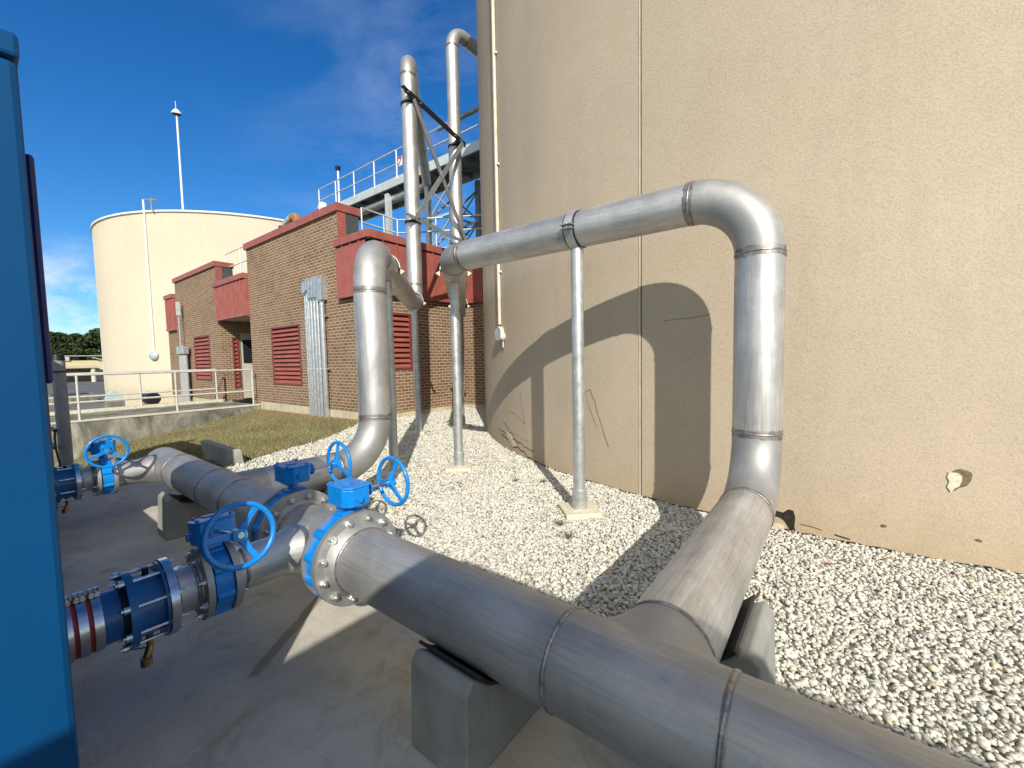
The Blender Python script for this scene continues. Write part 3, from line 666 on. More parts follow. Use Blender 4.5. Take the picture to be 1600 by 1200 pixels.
# ================================================================== BRICK BUILDING
def louvre(parent, x0, x1, z0, z1, plane, n, name='louver', depth=.12):
    """slatted vent; plane ('y', value, outward sign) or ('x', value, outward sign)"""
    ax, pv, sg = plane
    fr = MB(); sl = MB()
    def bx(b, u0, u1, d0, d1, a0, a1):
        if ax == 'y': b.b2(u0, u1, pv+sg*d0, pv+sg*d1, a0, a1)
        else: b.b2(pv+sg*d0, pv+sg*d1, u0, u1, a0, a1)
    w = .06
    bx(fr, x0, x0+w, -depth, .02, z0, z1); bx(fr, x1-w, x1, -depth, .02, z0, z1)
    bx(fr, x0+w, x1-w, -depth, .018, z1-w, z1); bx(fr, x0+w, x1-w, -depth, .018, z0, z0+w)
    bx(fr, x0+w, x1-w, -depth-.01, -depth+.005, z0+w, z1-w)
    p = (z1-z0-2*w)/n
    for i in range(n):
        za = z0+w+p*i
        pts = [(-.095, za+p*.98), (-.095, za+p*.98-.012), (.012, za+p*.22-.03), (.012, za+p*.22)]
        vs = []
        for u in (x0+w, x1-w):
            for (d, z) in pts: vs.append((u, pv+sg*d, z) if ax == 'y' else (pv+sg*d, u, z))
        sl.add(vs, [(0, 1, 2, 3), (7, 6, 5, 4), (0, 4, 5, 1), (1, 5, 6, 2), (2, 6, 7, 3), (3, 7, 4, 0)])
    f = fr.build(name, 'red_dark', parent); sl.build('slats', 'red_metal', f); return f
def ribbed(parent, u0, u1, z0, z1, plane, name='fascia', sp=.42):
    ax, pv, sg = plane; b = MB()
    def bx(b, a0, a1, d0, d1, c0, c1):
        if ax == 'y': b.b2(a0, a1, pv+sg*d0, pv+sg*d1, c0, c1)
        else: b.b2(pv+sg*d0, pv+sg*d1, a0, a1, c0, c1)
    bx(b, u0, u1, 0, .12, z0, z1-.22)
    n = max(1, round((u1-u0)/sp))
    for i in range(1, n): bx(b, u0+(u1-u0)*i/n-.014, u0+(u1-u0)*i/n+.014, .12, .15, z0+.10, z1-.19)
    bx(b, u0, u1, .12, .145, z0, z0+.09)
    f = b.build(name, 'red_metal', parent)
    c = MB(); bx(c, u0, u1, 0, .17, z1-.18, z1); c.build('coping', 'red_metal', parent)
    g = MB(); bx(g, u0, u1, 0, .10, z1-.22, z1-.18); g.build('shadow_gap', 'membrane', parent)
    return f
def building():
    t = thing('brick_building', 'brown brick process building with red metal fascia, vents and parapets', 'building')
    Y = 6.10
    # facade walls with openings: list of x boxes
    w = MB()
    def wall(x0, x1, z0, z1, y0=Y, y1=Y+.35): w.b2(x0, x1, y0, y1, z0, z1)
    # right high part x -16.3..-10.38 with louvre opening -14.67..-12.73, z .78..2.64
    wall(-16.3, -14.67, .0, 5.40); wall(-12.73, -9.02, .0, 3.15); wall(-12.73, -10.38, 3.15, 5.40)
    wall(-14.67, -12.73, 0, .78); wall(-14.67, -12.73, 2.64, 5.40)
    wall(-10.38, -9.02, 3.15, 4.40)
    # left part
    wall(-24.69, -22.4, 0, 5.30); wall(-20.46, -19.3, 0, 5.30); wall(-22.4, -20.46, 0, .80); wall(-22.4, -20.46, 2.68, 5.30)
    wall(-25.9, -24.69, 0, 4.5)
    # recess
    wall(-19.65, -19.3, 0, 4.4, Y+.35, 6.52); w.b2(-19.65, -19.3, 6.75, 6.80, 0, 4.4); w.b2(-19.65, -19.3, 7.9, 9.8, 0, 4.4); w.b2(-19.65, -19.3, 6.80, 7.9, 2.72, 4.4)
    w.b2(-19.65, -19.3, 6.52, 6.75, 2.55, 4.4); w.b2(-19.65, -19.3, 6.52, 6.75, 0, .5)
    w.b2(-19.3, -16.3, 9.8, 10.1, 0, 4.4); w.b2(-16.3, -15.95, 6.45, 9.8, 0, 4.4)
    # facade 2 (faces +X) and facade 3
    xs = -9.02
    w.b2(xs-.35, xs, Y+.35, 6.15+.35, 0, 4.4) if False else None
    w.b2(xs-.35, xs, 6.45, 9.2, 0, 1.24); w.b2(xs-.35, xs, 6.45, 9.2, 2.72, 4.4); w.b2(xs-.35, xs, 7.26, 9.2, 1.24, 2.72)
    w.b2(xs-.35, -2.0, 9.2, 9.5, 0, 4.4)
    w.b2(-26.2, -25.9, Y, 16, 0, 4.5)
    w.build('wall', 'brick', t)
    for q in ((-15.75, -8.995, Y-.025, Y+.3, -1.0, .15), (-25.9, -19.3, Y-.02, Y+.3, -1.0, 0), (-9.3, -8.995, Y+.3, 9.175, -.5, .12), (-9.3, -4, 9.175, 9.4, -.5, .12)):
        MB().b2(*q).build('foundation', 'foundation', t)
    louvre(t, -14.67, -12.73, .78, 2.64, ('y', Y, -1), 13)
    louvre(t, -22.4, -20.46, .80, 2.68, ('y', Y, -1), 11)
    louvre(t, 6.45, 7.26, 1.24, 2.72, ('x', xs, 1), 10)
    louvre(t, 6.52, 6.75, .5, 2.55, ('x', -19.3, 1), 12)
    d = MB().b2(-19.42, -19.33, 6.80, 7.9, 0.05, 2.72).build('door', 'door_paint', t)
    MB().b2(-19.325, -19.31, 6.90, 7.55, 1.50, 2.45).build('pane', 'glass_dark', d)
    MB().b2(-19.33, -19.27, 7.72, 7.80, 1.05, 1.12).build('handle', 'galvanised', d)
    # recess ceiling / roofs
    MB().b2(-19.3, -16.3, Y+.0, 9.8, 3.19, 3.23).build('soffit', 'cream_paint', t)
    MB().b2(-25.9, -9.1, Y+.3, 16, 4.28, 4.36).b2(-9.1, -2.2, 9.4, 16, 4.28, 4.36).build('roof', 'membrane', t)
    # fascias
    ribbed(t, -10.38, -9.02+.12, 3.12, 4.62, ('y', Y, -1)); ribbed(t, Y-.12, 9.2, 3.12, 4.62, ('x', xs, 1)); ribbed(t, xs+.12, -2.2, 3.12, 4.62, ('y', 9.2, -1))
    ribbed(t, -19.3, -16.3, 3.15, 4.62, ('y', Y, -1), sp=.33); ribbed(t, -25.95, -24.69, 3.11, 4.80, ('y', Y, -1), sp=.33)
    # high parapet copings + returns
    cp = MB(); cp.b2(-16.36, -10.32, Y-.07, Y+.62, 5.40, 5.60); cp.build('coping', 'red_metal', t)
    cp = MB(); cp.b2(-24.75, -19.24, Y-.07, Y+.62, 5.30, 5.49); cp.build('coping', 'red_metal', t)
    for xx, zz in ((-10.38, 5.40), (-19.3, 5.30)):
        MB().b2(xx, xx+.03, Y-.03, Y+.20, 4.62, zz).build('corner_trim', 'red_metal', t); MB().b2(xx, xx+.025, Y+.20, Y+.58, 4.40, zz).build('parapet_side', 'membrane', t)
    MB().b2(-16.3, -10.39, Y+.35, Y+.58, 4.38, 5.39).build('parapet_back', 'membrane', t); MB().b2(-24.69, -19.31, Y+.35, Y+.58, 4.38, 5.29).build('parapet_back', 'membrane', t)
building()

def conduit_bank():
    t = thing('conduit_bank', 'row of shiny vertical conduits against the brick wall left of the riser pipe', 'conduits', (-11.6, 6.0, -.28))
    xs = [-.52, -.42, -.32, -.17, 0, .17, .40]; rs = [.03, .03, .035, .05, .05, .055, .068]; tops = [3.72, 3.72, 3.78, 3.5, 3.5, 3.5, 3.4]
    for x, r, tp in zip(xs, rs, tops):
        c = MB().cyl((x, 0, 0), (x, 0, tp), r, 18).build('pipe', 'conduit', t)
        if r > .04: MB().cyl((x, 0, tp), (x, 0, tp+.05), r+.02, 18).build('collar', 'galv_dark', c)
    for x, w, z0, z1 in ((-.47, .17, 3.72, 4.08), (-.32, .08, 3.78, 4.12), (-.17, .13, 3.55, 4.12), (0, .13, 3.55, 4.12), (.17, .13, 3.55, 4.10), (.40, .24, 3.45, 4.10)):
        MB().prism([(-.09, z0), (-.09, z1-.08), (-.05, z1), (.10, z1), (.10, z0)], x-w/2, x+w/2, 'x').build('elbow_box', 'conduit', t, .008)
    for z in (1.55, 3.0):
        s = MB().b2(-.60, .56, .02, .06, z, z+.05).build('strap', 'galv_dark', t)
        for x, r in zip(xs, rs): MB().ring((x, 0, z+.025), (0, 0, 1), r+.008, r-.002, .03, 18).build('clamp', 'galvanised', s)
    t = thing('conduit_bank', 'shorter grey conduits below a box beside the far red vent', 'conduits', (-23.2, 5.9, -.2))
    for x in (-.42, -.2, 0, .22): MB().cyl((x, 0, 0), (x, 0, 2.15), .085, 12).build('pipe', 'pvc_grey', t)
    MB().b2(-.55, .38, -.14, .1, 2.15, 2.5).build('box', 'conduit', t, .02)
    MB().cyl((-.35, 0, 2.5), (-.35, 0, 4.2), .035, 8).build('riser', 'pvc_grey', t)
    MB().b2(-.42, -.28, -.08, .05, 3.9, 4.5).build('sensor', 'galv_light', t)
conduit_bank()

# roof railings, catwalk
def rail(name, label, segs, posts, r=.024, mat='galv_light', zlo=None, group=None, cat='railing'):
    t = thing(name, label, cat, group=group)
    for s in segs: MB().sweep(s, r, 8).build('rail', mat, t)
    for (p, z0, z1) in posts: MB().cyl((p[0], p[1], z0), (p[0], p[1], z1), r, 8).build('post', mat, t)
    return t
ra = [(-9.3, 5.75), (-9.3, 7.14), (-7.4, 9.65)]
rail('roof_railing', 'pale two bar railing on the roof edge behind the near red fascia', [[(x, y, 5.63) for x, y in [(-10.3, 6.75), (-10.4, 8.0), (-8.24, 9.32), (-6.6, 10.3)]], [(x, y, 5.25) for x, y in [(-10.3, 6.75), (-10.4, 8.0), (-8.24, 9.32), (-6.6, 10.3)]]],
     [((-10.3, 6.75), 4.3, 5.63), ((-10.36, 7.5), 4.3, 5.63), ((-10.4, 8.0), 4.3, 5.63), ((-9.4, 8.61), 4.3, 5.63), ((-8.24, 9.5), 4.3, 5.63)])
rail('roof_railing', 'small two bar railing on the roof above the recessed doorway', [[(-19.75, 6.6, 5.9), (-17.9, 6.6, 5.9), (-16.4, 6.6, 5.9)], [(-19.75, 6.6, 5.35), (-16.4, 6.6, 5.35)], [(-19.75, 6.6, 4.86), (-16.4, 6.6, 4.86)]], [((-19.75, 6.6), 4.3, 5.9), ((-18.2, 6.6), 4.3, 5.9), ((-16.45, 6.6), 4.3, 5.9)], mat='white_paint')
CWY, CWZ = 10.45, 8.42
def catwalk():
    t = thing('catwalk', 'grey steel elevated catwalk with railings running to the tan tank', 'catwalk')
    x0, x1 = -18.4, -4.5; y0, y1 = CWY, CWY+1.5
    MB().b2(x0, x1, y0-.05, y0+.03, CWZ-.25, CWZ).build('beam', 'galv_light', t); MB().b2(x0, x1, y1-.03, y1+.05, CWZ-.25, CWZ).build('beam', 'galv_light', t)
    x = x0+.2
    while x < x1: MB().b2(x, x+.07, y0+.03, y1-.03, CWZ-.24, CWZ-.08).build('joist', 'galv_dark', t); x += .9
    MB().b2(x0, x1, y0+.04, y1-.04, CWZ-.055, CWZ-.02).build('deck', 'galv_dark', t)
    x = x0+.2
    while x < x1-1:
        MB().sweep([(x, y0+.05, CWZ-.27), (x+.9, y1-.05, CWZ-.27)], .03, 6).build('brace', 'galv_dark', t); x += 1.8
    for y in (y0, y1):
        for z in (CWZ+1.07, CWZ+.55): MB().sweep([(x0-.9, y, z), (x1, y, z)], .026, 8).build('rail', 'galv_light', t)
        MB().b2(x0, x1, y-.004, y+.004, CWZ, CWZ+.10).build('toe_board', 'galv_light', t)
        x = x0-.9
        while x <= x1: MB().cyl((x, y, CWZ-.2), (x, y, CWZ+1.07), .028, 8).build('post', 'white_paint' if y == y0 else 'galv_light', t); x += 1.45
    t2 = thing('service_pipe', 'thick grey pipe strung above the catwalk to the tan tank', 'pipe')
    MB().cyl((-10.2, CWY-.9, 8.78), (-4.0, CWY-.9, 8.78), .07, 12).build('pipe', 'galv_dark', t2)
    for x, lb in ((-13.2, 'small red and white sign hanging on the catwalk rail left of the left riser pipe'), (-12.25, 'small red and white sign on the catwalk seen between the two tall risers')):
        s = thing('warning_sign', lb, 'sign', (x, CWY-.05, CWZ+.55), group=None)
        MB().b2(-.11, .11, -.02, 0, -.17, .17).build('board', 'white_paint', s)
        MB().box((0, -.024, -.02), (.05, .006, .28), Matrix.Rotation(R(35), 3, 'Y')).build('stripe', 'sign_red', s); MB().b2(-.10, .10, -.027, -.021, .09, .16).build('stripe', 'sign_red', s)
    # columns and lattice tower below
    t3 = thing('steel_column', 'grey steel column holding the left part of the catwalk', 'column')
    MB().b2(-14.35, -14.15, CWY+.02, CWY+.2, 4.3, CWZ-.36).build('column', 'galv_light', t3)
    t5 = thing('lattice_tower', 'grey lattice tower under the catwalk seen between the two tall risers', 'tower', (-11.35, 11.3, 0))
    for x in (-.65, .65):
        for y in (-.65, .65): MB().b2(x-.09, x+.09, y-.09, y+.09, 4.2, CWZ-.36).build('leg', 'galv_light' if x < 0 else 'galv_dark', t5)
    z = 4.3
    while z < CWZ-1.3:
        for y in (-.65, .65):
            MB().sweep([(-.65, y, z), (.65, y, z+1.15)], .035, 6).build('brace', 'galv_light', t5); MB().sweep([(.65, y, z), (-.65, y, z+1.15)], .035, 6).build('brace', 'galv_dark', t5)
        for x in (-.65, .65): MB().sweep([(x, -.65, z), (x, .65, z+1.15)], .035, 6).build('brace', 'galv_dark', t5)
        for y in (-.65, .65): MB().b2(-.6, .6, y-.04, y+.04, z-.04, z+.04).build('strut', 'galv_light', t5)
        z += 1.15
    # stair flight in the tower
    for i in range(12): MB().b2(-.5+i*.09, -.38+i*.09, -.4, .4, 4.5+i*.2, 4.54+i*.2).build('tread', 'galv_light', t5)
    t6 = thing('light_pole', 'short white pole with dark square lamp above the brick parapet', 'pole', (-25.6, 15.2, -1.0))
    MB().cyl((0, 0, 0), (0, 0, 14.7), .06, 10).build('pole', 'white_paint', t6)
    MB().b2(-.13, .13, -.13, .13, 14.7, 14.95).build('lamp_head', 'black_metal', t6, .03)
    t7 = thing('floodlight', 'white floodlight on an arm behind the brick parapet', 'lamp', (-12.75, 7.0, 6.28))
    MB().box((0, 0, 0), (.24, .18, .22), Matrix.Rotation(R(-20), 3, 'Y')).build('housing', 'white_paint', t7, .03)
    MB().sweep([(-.45, 0, .02), (-.1, 0, .05), (.5, .0, -.25), (.75, 0, -.3)], .02, 8).build('arm', 'galv_light', t7); MB().b2(-.15, .17, -.125, .125, -.2, -.16).build('lens_frame', 'black_metal', t7)
    t8 = thing('roof_vent_pipe', 'rusty elbow pipe with red valve above the brick coping', 'pipe', (-15.1, 7.2, 5.35))
    a, s_, e = arc((-.5, 0, 1.15), (.35, 0, 1.15), (.35, 0, .2), .3, 8)
    MB().sweep([(-.45, 0, 1.02)]+a+[(.35, 0, .2)], .16, 16).build('elbow', 'rust', t8); MB().cyl((-.5, 0, 1.02), (.0, 0, 1.15), .165, 16).build('pipe', 'pale_pipe', t8)
    MB().b2(-.85, -.60, -.12, .12, .55, .95).lathe([(.18, .95), (.18, 1.0), (0, 1.0)], (-.72, 0, 0), 16).build('valve', 'red_dark', t8); MB().lathe([(0, .45), (.2, .45), (.2, .55), (0, .55)], (-.72, 0, 0), 12).build('flange', 'white_paint', t8)
catwalk()

# ================================================================== WALKWAY
def walkway():
    o = MB().b2(-19.0, -15.8, -12, 6.08, -1.3, .03).build('walkway', 'weathered_concrete'); tag(o, 'raised concrete walkway with stained retaining face leading to the brick building door', 'walkway')
    o['kind'] = 'structure'
    k = MB().b2(-16.05, -15.78, -12, 6.08, .03, .07).build('kerb', 'cream_paint'); tag(k, kind='structure')
    k = MB().b2(-19.02, -18.7, -12, 5.9, .03, .12).build('kerb', 'cream_paint'); tag(k, kind='structure')
    def rl(x, lab, ys):
        t = thing('walkway_railing', lab, 'railing')
        for z in (1.27, .54): MB().sweep([(x, min(ys)-.0, z), (x, max(ys), z)], .030, 10).build('rail', 'rail_paint', t)
        for y in ys: MB().cyl((x, y, .05), (x, y, 1.27), .028, 10).build('post', 'rail_paint', t)
    rl(-15.92, 'nearer cream two bar railing on the edge of the concrete walkway', [-8.8, -6.7, -4.6, -2.5, -.4, 1.70, 3.80, 5.92])
    rl(-18.85, 'farther cream two bar railing on the back edge of the concrete walkway', [-5.6, -3.4, -1.1, 1.2, 3.52, 5.75])
walkway()
def bits():
    t = thing('utility_cover', 'pale green round topped cover on a concrete base beyond the walkway', 'cover', (-28.2, 4.25, -.95))
    MB().b2(-.3, .3, -.34, .34, 0, .70).build('base', 'weathered_concrete', t)
    MB().prism([(-.32*math.cos(math.pi*k/16), .70+.5*math.sin(math.pi*k/16)) for k in range(17)], -.26, .26, 'x').build('hood', 'cyan_cover', t)
    t = thing('motor_unit', 'dark motor unit on the ground by the far brick corner', 'machine', (-22.9, 4.6, -.45))
    MB().cyl((-.5, 0, .55), (.35, 0, .55), .26, 16).build('motor', 'black_metal', t); MB().b2(-.5, .3, -.22, .22, 0, .32).build('base', 'galv_dark', t)
    # far basin structure
    t = thing('basin_structure', 'far cream concrete basin with stair and pipes in front of the trees', 'structure', (-64, 6.5, -1))
    MB().b2(-1, 1, -18, 9.5, 0, 3.1).build('wall', 'far_wall', t); MB().b2(.9, 1.15, -14.0, 1.6, .3, 2.3).build('opening', 'far_shade', t)
    MB().b2(1, 3.2, -14.0, 1.6, 2.3, 2.55).build('slab_edge', 'far_wall', t)
    MB().cyl((2.9, 1.3, 0), (2.9, 1.3, 2.3), .2, 8).build('pillar', 'cream_paint', t); MB().cyl((2.9, -3.4, 0), (2.9, -3.4, 2.3), .2, 8).build('pillar', 'cream_paint', t)
    MB().prism([(1.5, 2.55), (1.5, 2.3), (7.2, .5), (7.2, .75)], 1.1, 1.35, 'x').build('stair', 'cream_paint', t)
    MB().sweep([(1.3, 1.5, 3.4), (1.3, 7.2, 1.6)], .05, 6).build('handrail', 'cream_paint', t)
    MB().b2(1.0, 1.9, 7.9, 9.2, .2, 3.3).build('tower_block', 'cream_paint', t)
    MB().sweep([(0, -18, 3.6), (0, 9, 3.6)], .05, 6).build('top_rail', 'galv_light', t)
    MB().b2(.2, 1.2, -2.2, -.2, 3.1, 3.5).build('pump_box', 'galv_light', t)
    t = thing('concrete_box', 'low concrete box on the asphalt beyond the walkway', 'box', (-39, 3.9, -1.05)); 
    MB().b2(-1.6, 1.2, -1.6, 1.0, 0, .75).build('walls', 'weathered_concrete', t); MB().b2(-.9, .9, -.9, .7, .75, .78).build('opening', 'black_metal', t)
bits()
def trees():
    lab = ['leftmost flat topped pine beyond the far basin', 'second pine with a broad rounded crown beyond the basin', 'dark middle pine above the far basin stair', 'brownish thin crowned tree in the middle of the far tree line', 'tall rounded pine near the cream tank edge', 'dense pine just left of the cream tank', 'pine hidden largely behind the cream tank', 'low bushy tree at the foot of the far tree line on the left', 'low bushy tree at the foot of the far tree line on the right', 'broad pine farther left behind the blue cabinet', 'tall pine beyond the cabinet at far left']
    spec = []
    base = Vector((-150.4, 10.7)); across = Vector((11.8, 9.2)).normalized()
    offs = [0.5, 4.3, 8.0, 6.5, 11.0, 14.2, 18.0, 2.5, 9.5, -6, -11]; hts = [11.4, 10.2, 10.0, 8.0, 10.8, 12.0, 11.5, 6.2, 6.4, 11.5, 12.5]; rad = [2.6, 3.0, 2.8, 2.4, 2.7, 3.0, 3.4, 3.4, 3.8, 3.6, 4.0]
    for i in range(len(lab)):
        p = base+across*offs[i]; h = hts[i]; r = rad[i]; rr = np.random.default_rng(i+20)
        t = thing('pine_tree' if i not in (3, 7, 8) else 'bushy_tree', lab[i], 'tree', (p.x+rr.uniform(-2, 2), p.y, -1.1), group='trees behind the far basin')
        hh = h+1.1
        b = MB().sweep([(0, 0, 0), (rr.uniform(-.3, .3), .1, hh*.4), (rr.uniform(-.5, .5), .2, hh*.9)], .25, 8, rads=[.32, .24, .08])
        for k in range(7):
            a = rr.uniform(0, 6.28); z = hh*rr.uniform(.45, .85); l = r*rr.uniform(.5, .9); b.sweep([(0, 0, z), (math.cos(a)*l*.6, math.sin(a)*l*.6, z+.4), (math.cos(a)*l, math.sin(a)*l, z+1.0)], .07, 5, rads=[.09, .06, .02])
        b.build('trunk', 'bark', t)
        # leaf clumps: umbrella tops plus lower fill
        n = 3400; cl = []
        for k in range(20):
            a = rr.uniform(0, 6.28); q = r*math.sqrt(rr.uniform(0, 1)); low = rr.random() < .52
            z = hh*rr.uniform(.25, .72) if low else hh*(.84-.08*(q/r)**2)+rr.uniform(-.5, .5)
            cl.append((math.cos(a)*q*(1.1 if low else .8), math.sin(a)*q*(1.1 if low else .8), z, rr.uniform(.8, 1.5)*(1.25 if low else 1), rr.uniform(.7, 1.3)))
        cl = np.array(cl); idx = rr.integers(0, 20, n); d = rr.normal(size=(n, 3)); d /= np.linalg.norm(d, axis=1)[:, None]; d *= rr.uniform(.55, 1, (n, 1))**.5
        c = cl[idx, :3]+d*cl[idx, 3][:, None]*np.array([1, 1, .62])
        s = rr.uniform(.12, .26, n); Rm = rotm(n); q = np.array([(-1, -.6, 0), (1, -.6, 0), (1, .6, 0), (-1, .6, 0)]); V = np.einsum('nij,kj->nki', Rm, q)*s[:, None, None]+c[:, None, :]
        g = np.array([.040, .062, .018]) if i != 3 else np.array([.085, .075, .035]); col = g[None]*(cl[idx, 4]*rr.uniform(.6, 1.4, n))[:, None]
        o = mesh_np('crown', V.reshape(-1, 3), np.arange(4*n).reshape(-1, 4), col, 'leaf'); o.parent = t
trees()

# ================================================================== CABINETS
def cabinet(name, label, x0, x1, y0, y1, H, hood=None, lip=True):
    t = thing(name, label, 'cabinet')
    MB().b2(x0, x1, y0, y1, .06, H-.055).build('body', 'cabinet_blue', t, .012)
    MB().b2(x0-.004, x1+.004, y0-.004, y1+.004, H-.05, H).build('top', 'cabinet_blue', t, .008)
    MB().b2(x0+.02, x1-.02, y0+.02, y1-.02, H-.06, H-.04).build('gasket', 'black_metal', t)
    MB().b2(x0+.03, x1-.03, y0+.03, y1-.03, .004, .06).build('plinth', 'black_metal', t)
    if hood:
        b = MB(); b.b2(hood[0], hood[1], y1, y1+.016, hood[2], hood[3]); b.build('vent_hood', 'louver_blue', t, .012)
    return t
CX, CY = -1.35, .098
cabinet('equipment_cabinet', 'tall blue metal equipment cabinet cut by the left edge of the view', -2.75, CX, -.85, CY, 2.185, (-2.6, CX-.05, 1.462, 1.965))
cabinet('equipment_cabinet', 'second blue cabinet hidden behind the tall one, feeding the far valve pipe', -9.6, -4.72, -.85, .13, 2.185)
cabinet('shade_box', 'low blue box added out of sight between the two tall blue cabinets to shade the slab', -4.70, -2.77, -.85, .08, .80)  # unseen low box, added so the slab beyond the cabinet gap stays shaded
cabinet('equipment_cabinet', 'unseen blue cabinet added behind the viewpoint to cast shade over the big header pipe', .53, 3.4, -3.2, -.42, 2.25)  # unseen, added for the shadow it casts on header and slab

def posts_left():
    t = thing('vertical_pipe', 'grey plastic standpipe with dark cap beside the walkway wall', 'pipe', (-9.85, .86, -.3))
    MB().cyl((0, 0, 0), (0, 0, 1.90), .082, 20).build('pipe', 'pvc_grey', t); c = MB().cyl((0, 0, 1.90), (0, 0, 1.99), .088, 20, r2=.075).build('cap', 'black_metal', t)
    MB().ring((0, 0, 1.72), (0, 0, 1), .092, .080, .02, 24).build('clamp', 'black_metal', t)
    MB().b2(-.30, .22, -.13, -.09, .78, .82).b2(-1.0, .14, -.14, -.10, .50, .55).build('strut', 'black_metal', t)
    MB().sweep([(.10, -.1, .80), (.18, -.12, .7), (.24, -.12, .5), (.32, -.10, .3), (.30, -.10, .12), (.2, -.1, .02)], .014, 8).build('cable', 'black_metal', t)
    t = thing('vertical_pipe', 'darker purple grey post between the blue cabinet and the standpipe', 'pipe', (-6.45, .405, 0))
    MB().b2(-.06, .06, -.065, .065, 0, 1.36).build('post', 'pvc_dark', t, .01); MB().b2(.06, .07, -.05, .0, .9, 1.05).build('bracket', 'galv_dark', t)
posts_left()

# ================================================================== PIPEWORK
def flange(parent, c, ax, ro, ri, th=.030, nb=12, rb=None, bolts=(1,), sz=.016):
    c = Vector(c); ax = Vector(ax).normalized()
    f = MB().ring(c, ax, ro, ri-.004, th, 64).build('flange', 'steel_fitting', parent, .003)
    return f
def bolts(parent, c, ax, rb, nb, zs, sz=.016, phase=.5):
    """bolt heads + studs: zs list of (offset along axis, direction)"""
    c = Vector(c); ax = Vector(ax).normalized(); u = ax.cross(Vector((0, 0, 1))).normalized(); w = ax.cross(u)
    for k in range(nb):
        a = 2*math.pi*(k+phase)/nb; p = c+(math.cos(a)*u+math.sin(a)*w)*rb
        b = MB()
        for (o, s) in zs:
            q = p+ax*o; tw = random.uniform(0, 1)
            b.cyl(q, q+ax*s*.003, sz*1.25, 16)
            n6 = []
            for j in range(6):
                an = tw+j*math.pi/3; n6.append(q+ax*s*.003+(math.cos(an)*u+math.sin(an)*w)*sz)
            top = [v+ax*s*sz*1.05 for v in n6]; b.add(n6+top, [(0, 1, 2, 3, 4, 5)[::-1], (6, 7, 8, 9, 10, 11)]+[(j, (j+1) % 6, 6+(j+1) % 6, 6+j) for j in range(6)])
            b.cyl(q, q+ax*s*(sz*1.05+.014), sz*.52, 10)
        if len(zs) == 2: b.cyl(p+ax*zs[0][0], p+ax*zs[1][0], sz*.52, 10)
        b.build('bolt', 'bolt', parent)
def handwheel(parent, c, ax, r, mat='blue_paint', rot=.3, rr=.0115):
    c = Vector(c); ax = Vector(ax).normalized()
    u = ax.cross(Vector((0, 0, 1))).normalized(); w = ax.cross(u)
    t = MB().torus(c, ax, r, rr, 64, 12).build('handwheel', mat, parent)
    s = MB()
    for k in range(3):
        a = rot+k*2*math.pi/3; d = math.cos(a)*u+math.sin(a)*w; e = ax.cross(d)
        hub = c-ax*.022
        # tapered flat spoke
        vs = []
        for (q, wd, th) in ((.02, .019, .009), (.55, .011, .006), (1.0, .013, .006)):
            p = hub.lerp(c, q)+d*(r*q if q > .1 else .015)
            vs += [p+e*wd-ax*th, p-e*wd-ax*th, p-e*wd+ax*th, p+e*wd+ax*th]
        fs = [(0, 1, 2, 3), (11, 10, 9, 8)]
        for b_ in (0, 4):
            for j in range(4): fs.append((b_+j, b_+(j+1) % 4, b_+4+(j+1) % 4, b_+4+j))
        s.add(vs, fs)
    s.build('spokes', mat, t, .003)
    MB().cyl(c-ax*.045, c+ax*.004, .027, 20).build('hub', mat, t, .004)
    MB().cyl(c+ax*.002, c+ax*.010, .013, 12).cyl(c+ax*.010, c+ax*.013, .007, 10).build('nut', 'bolt', t)
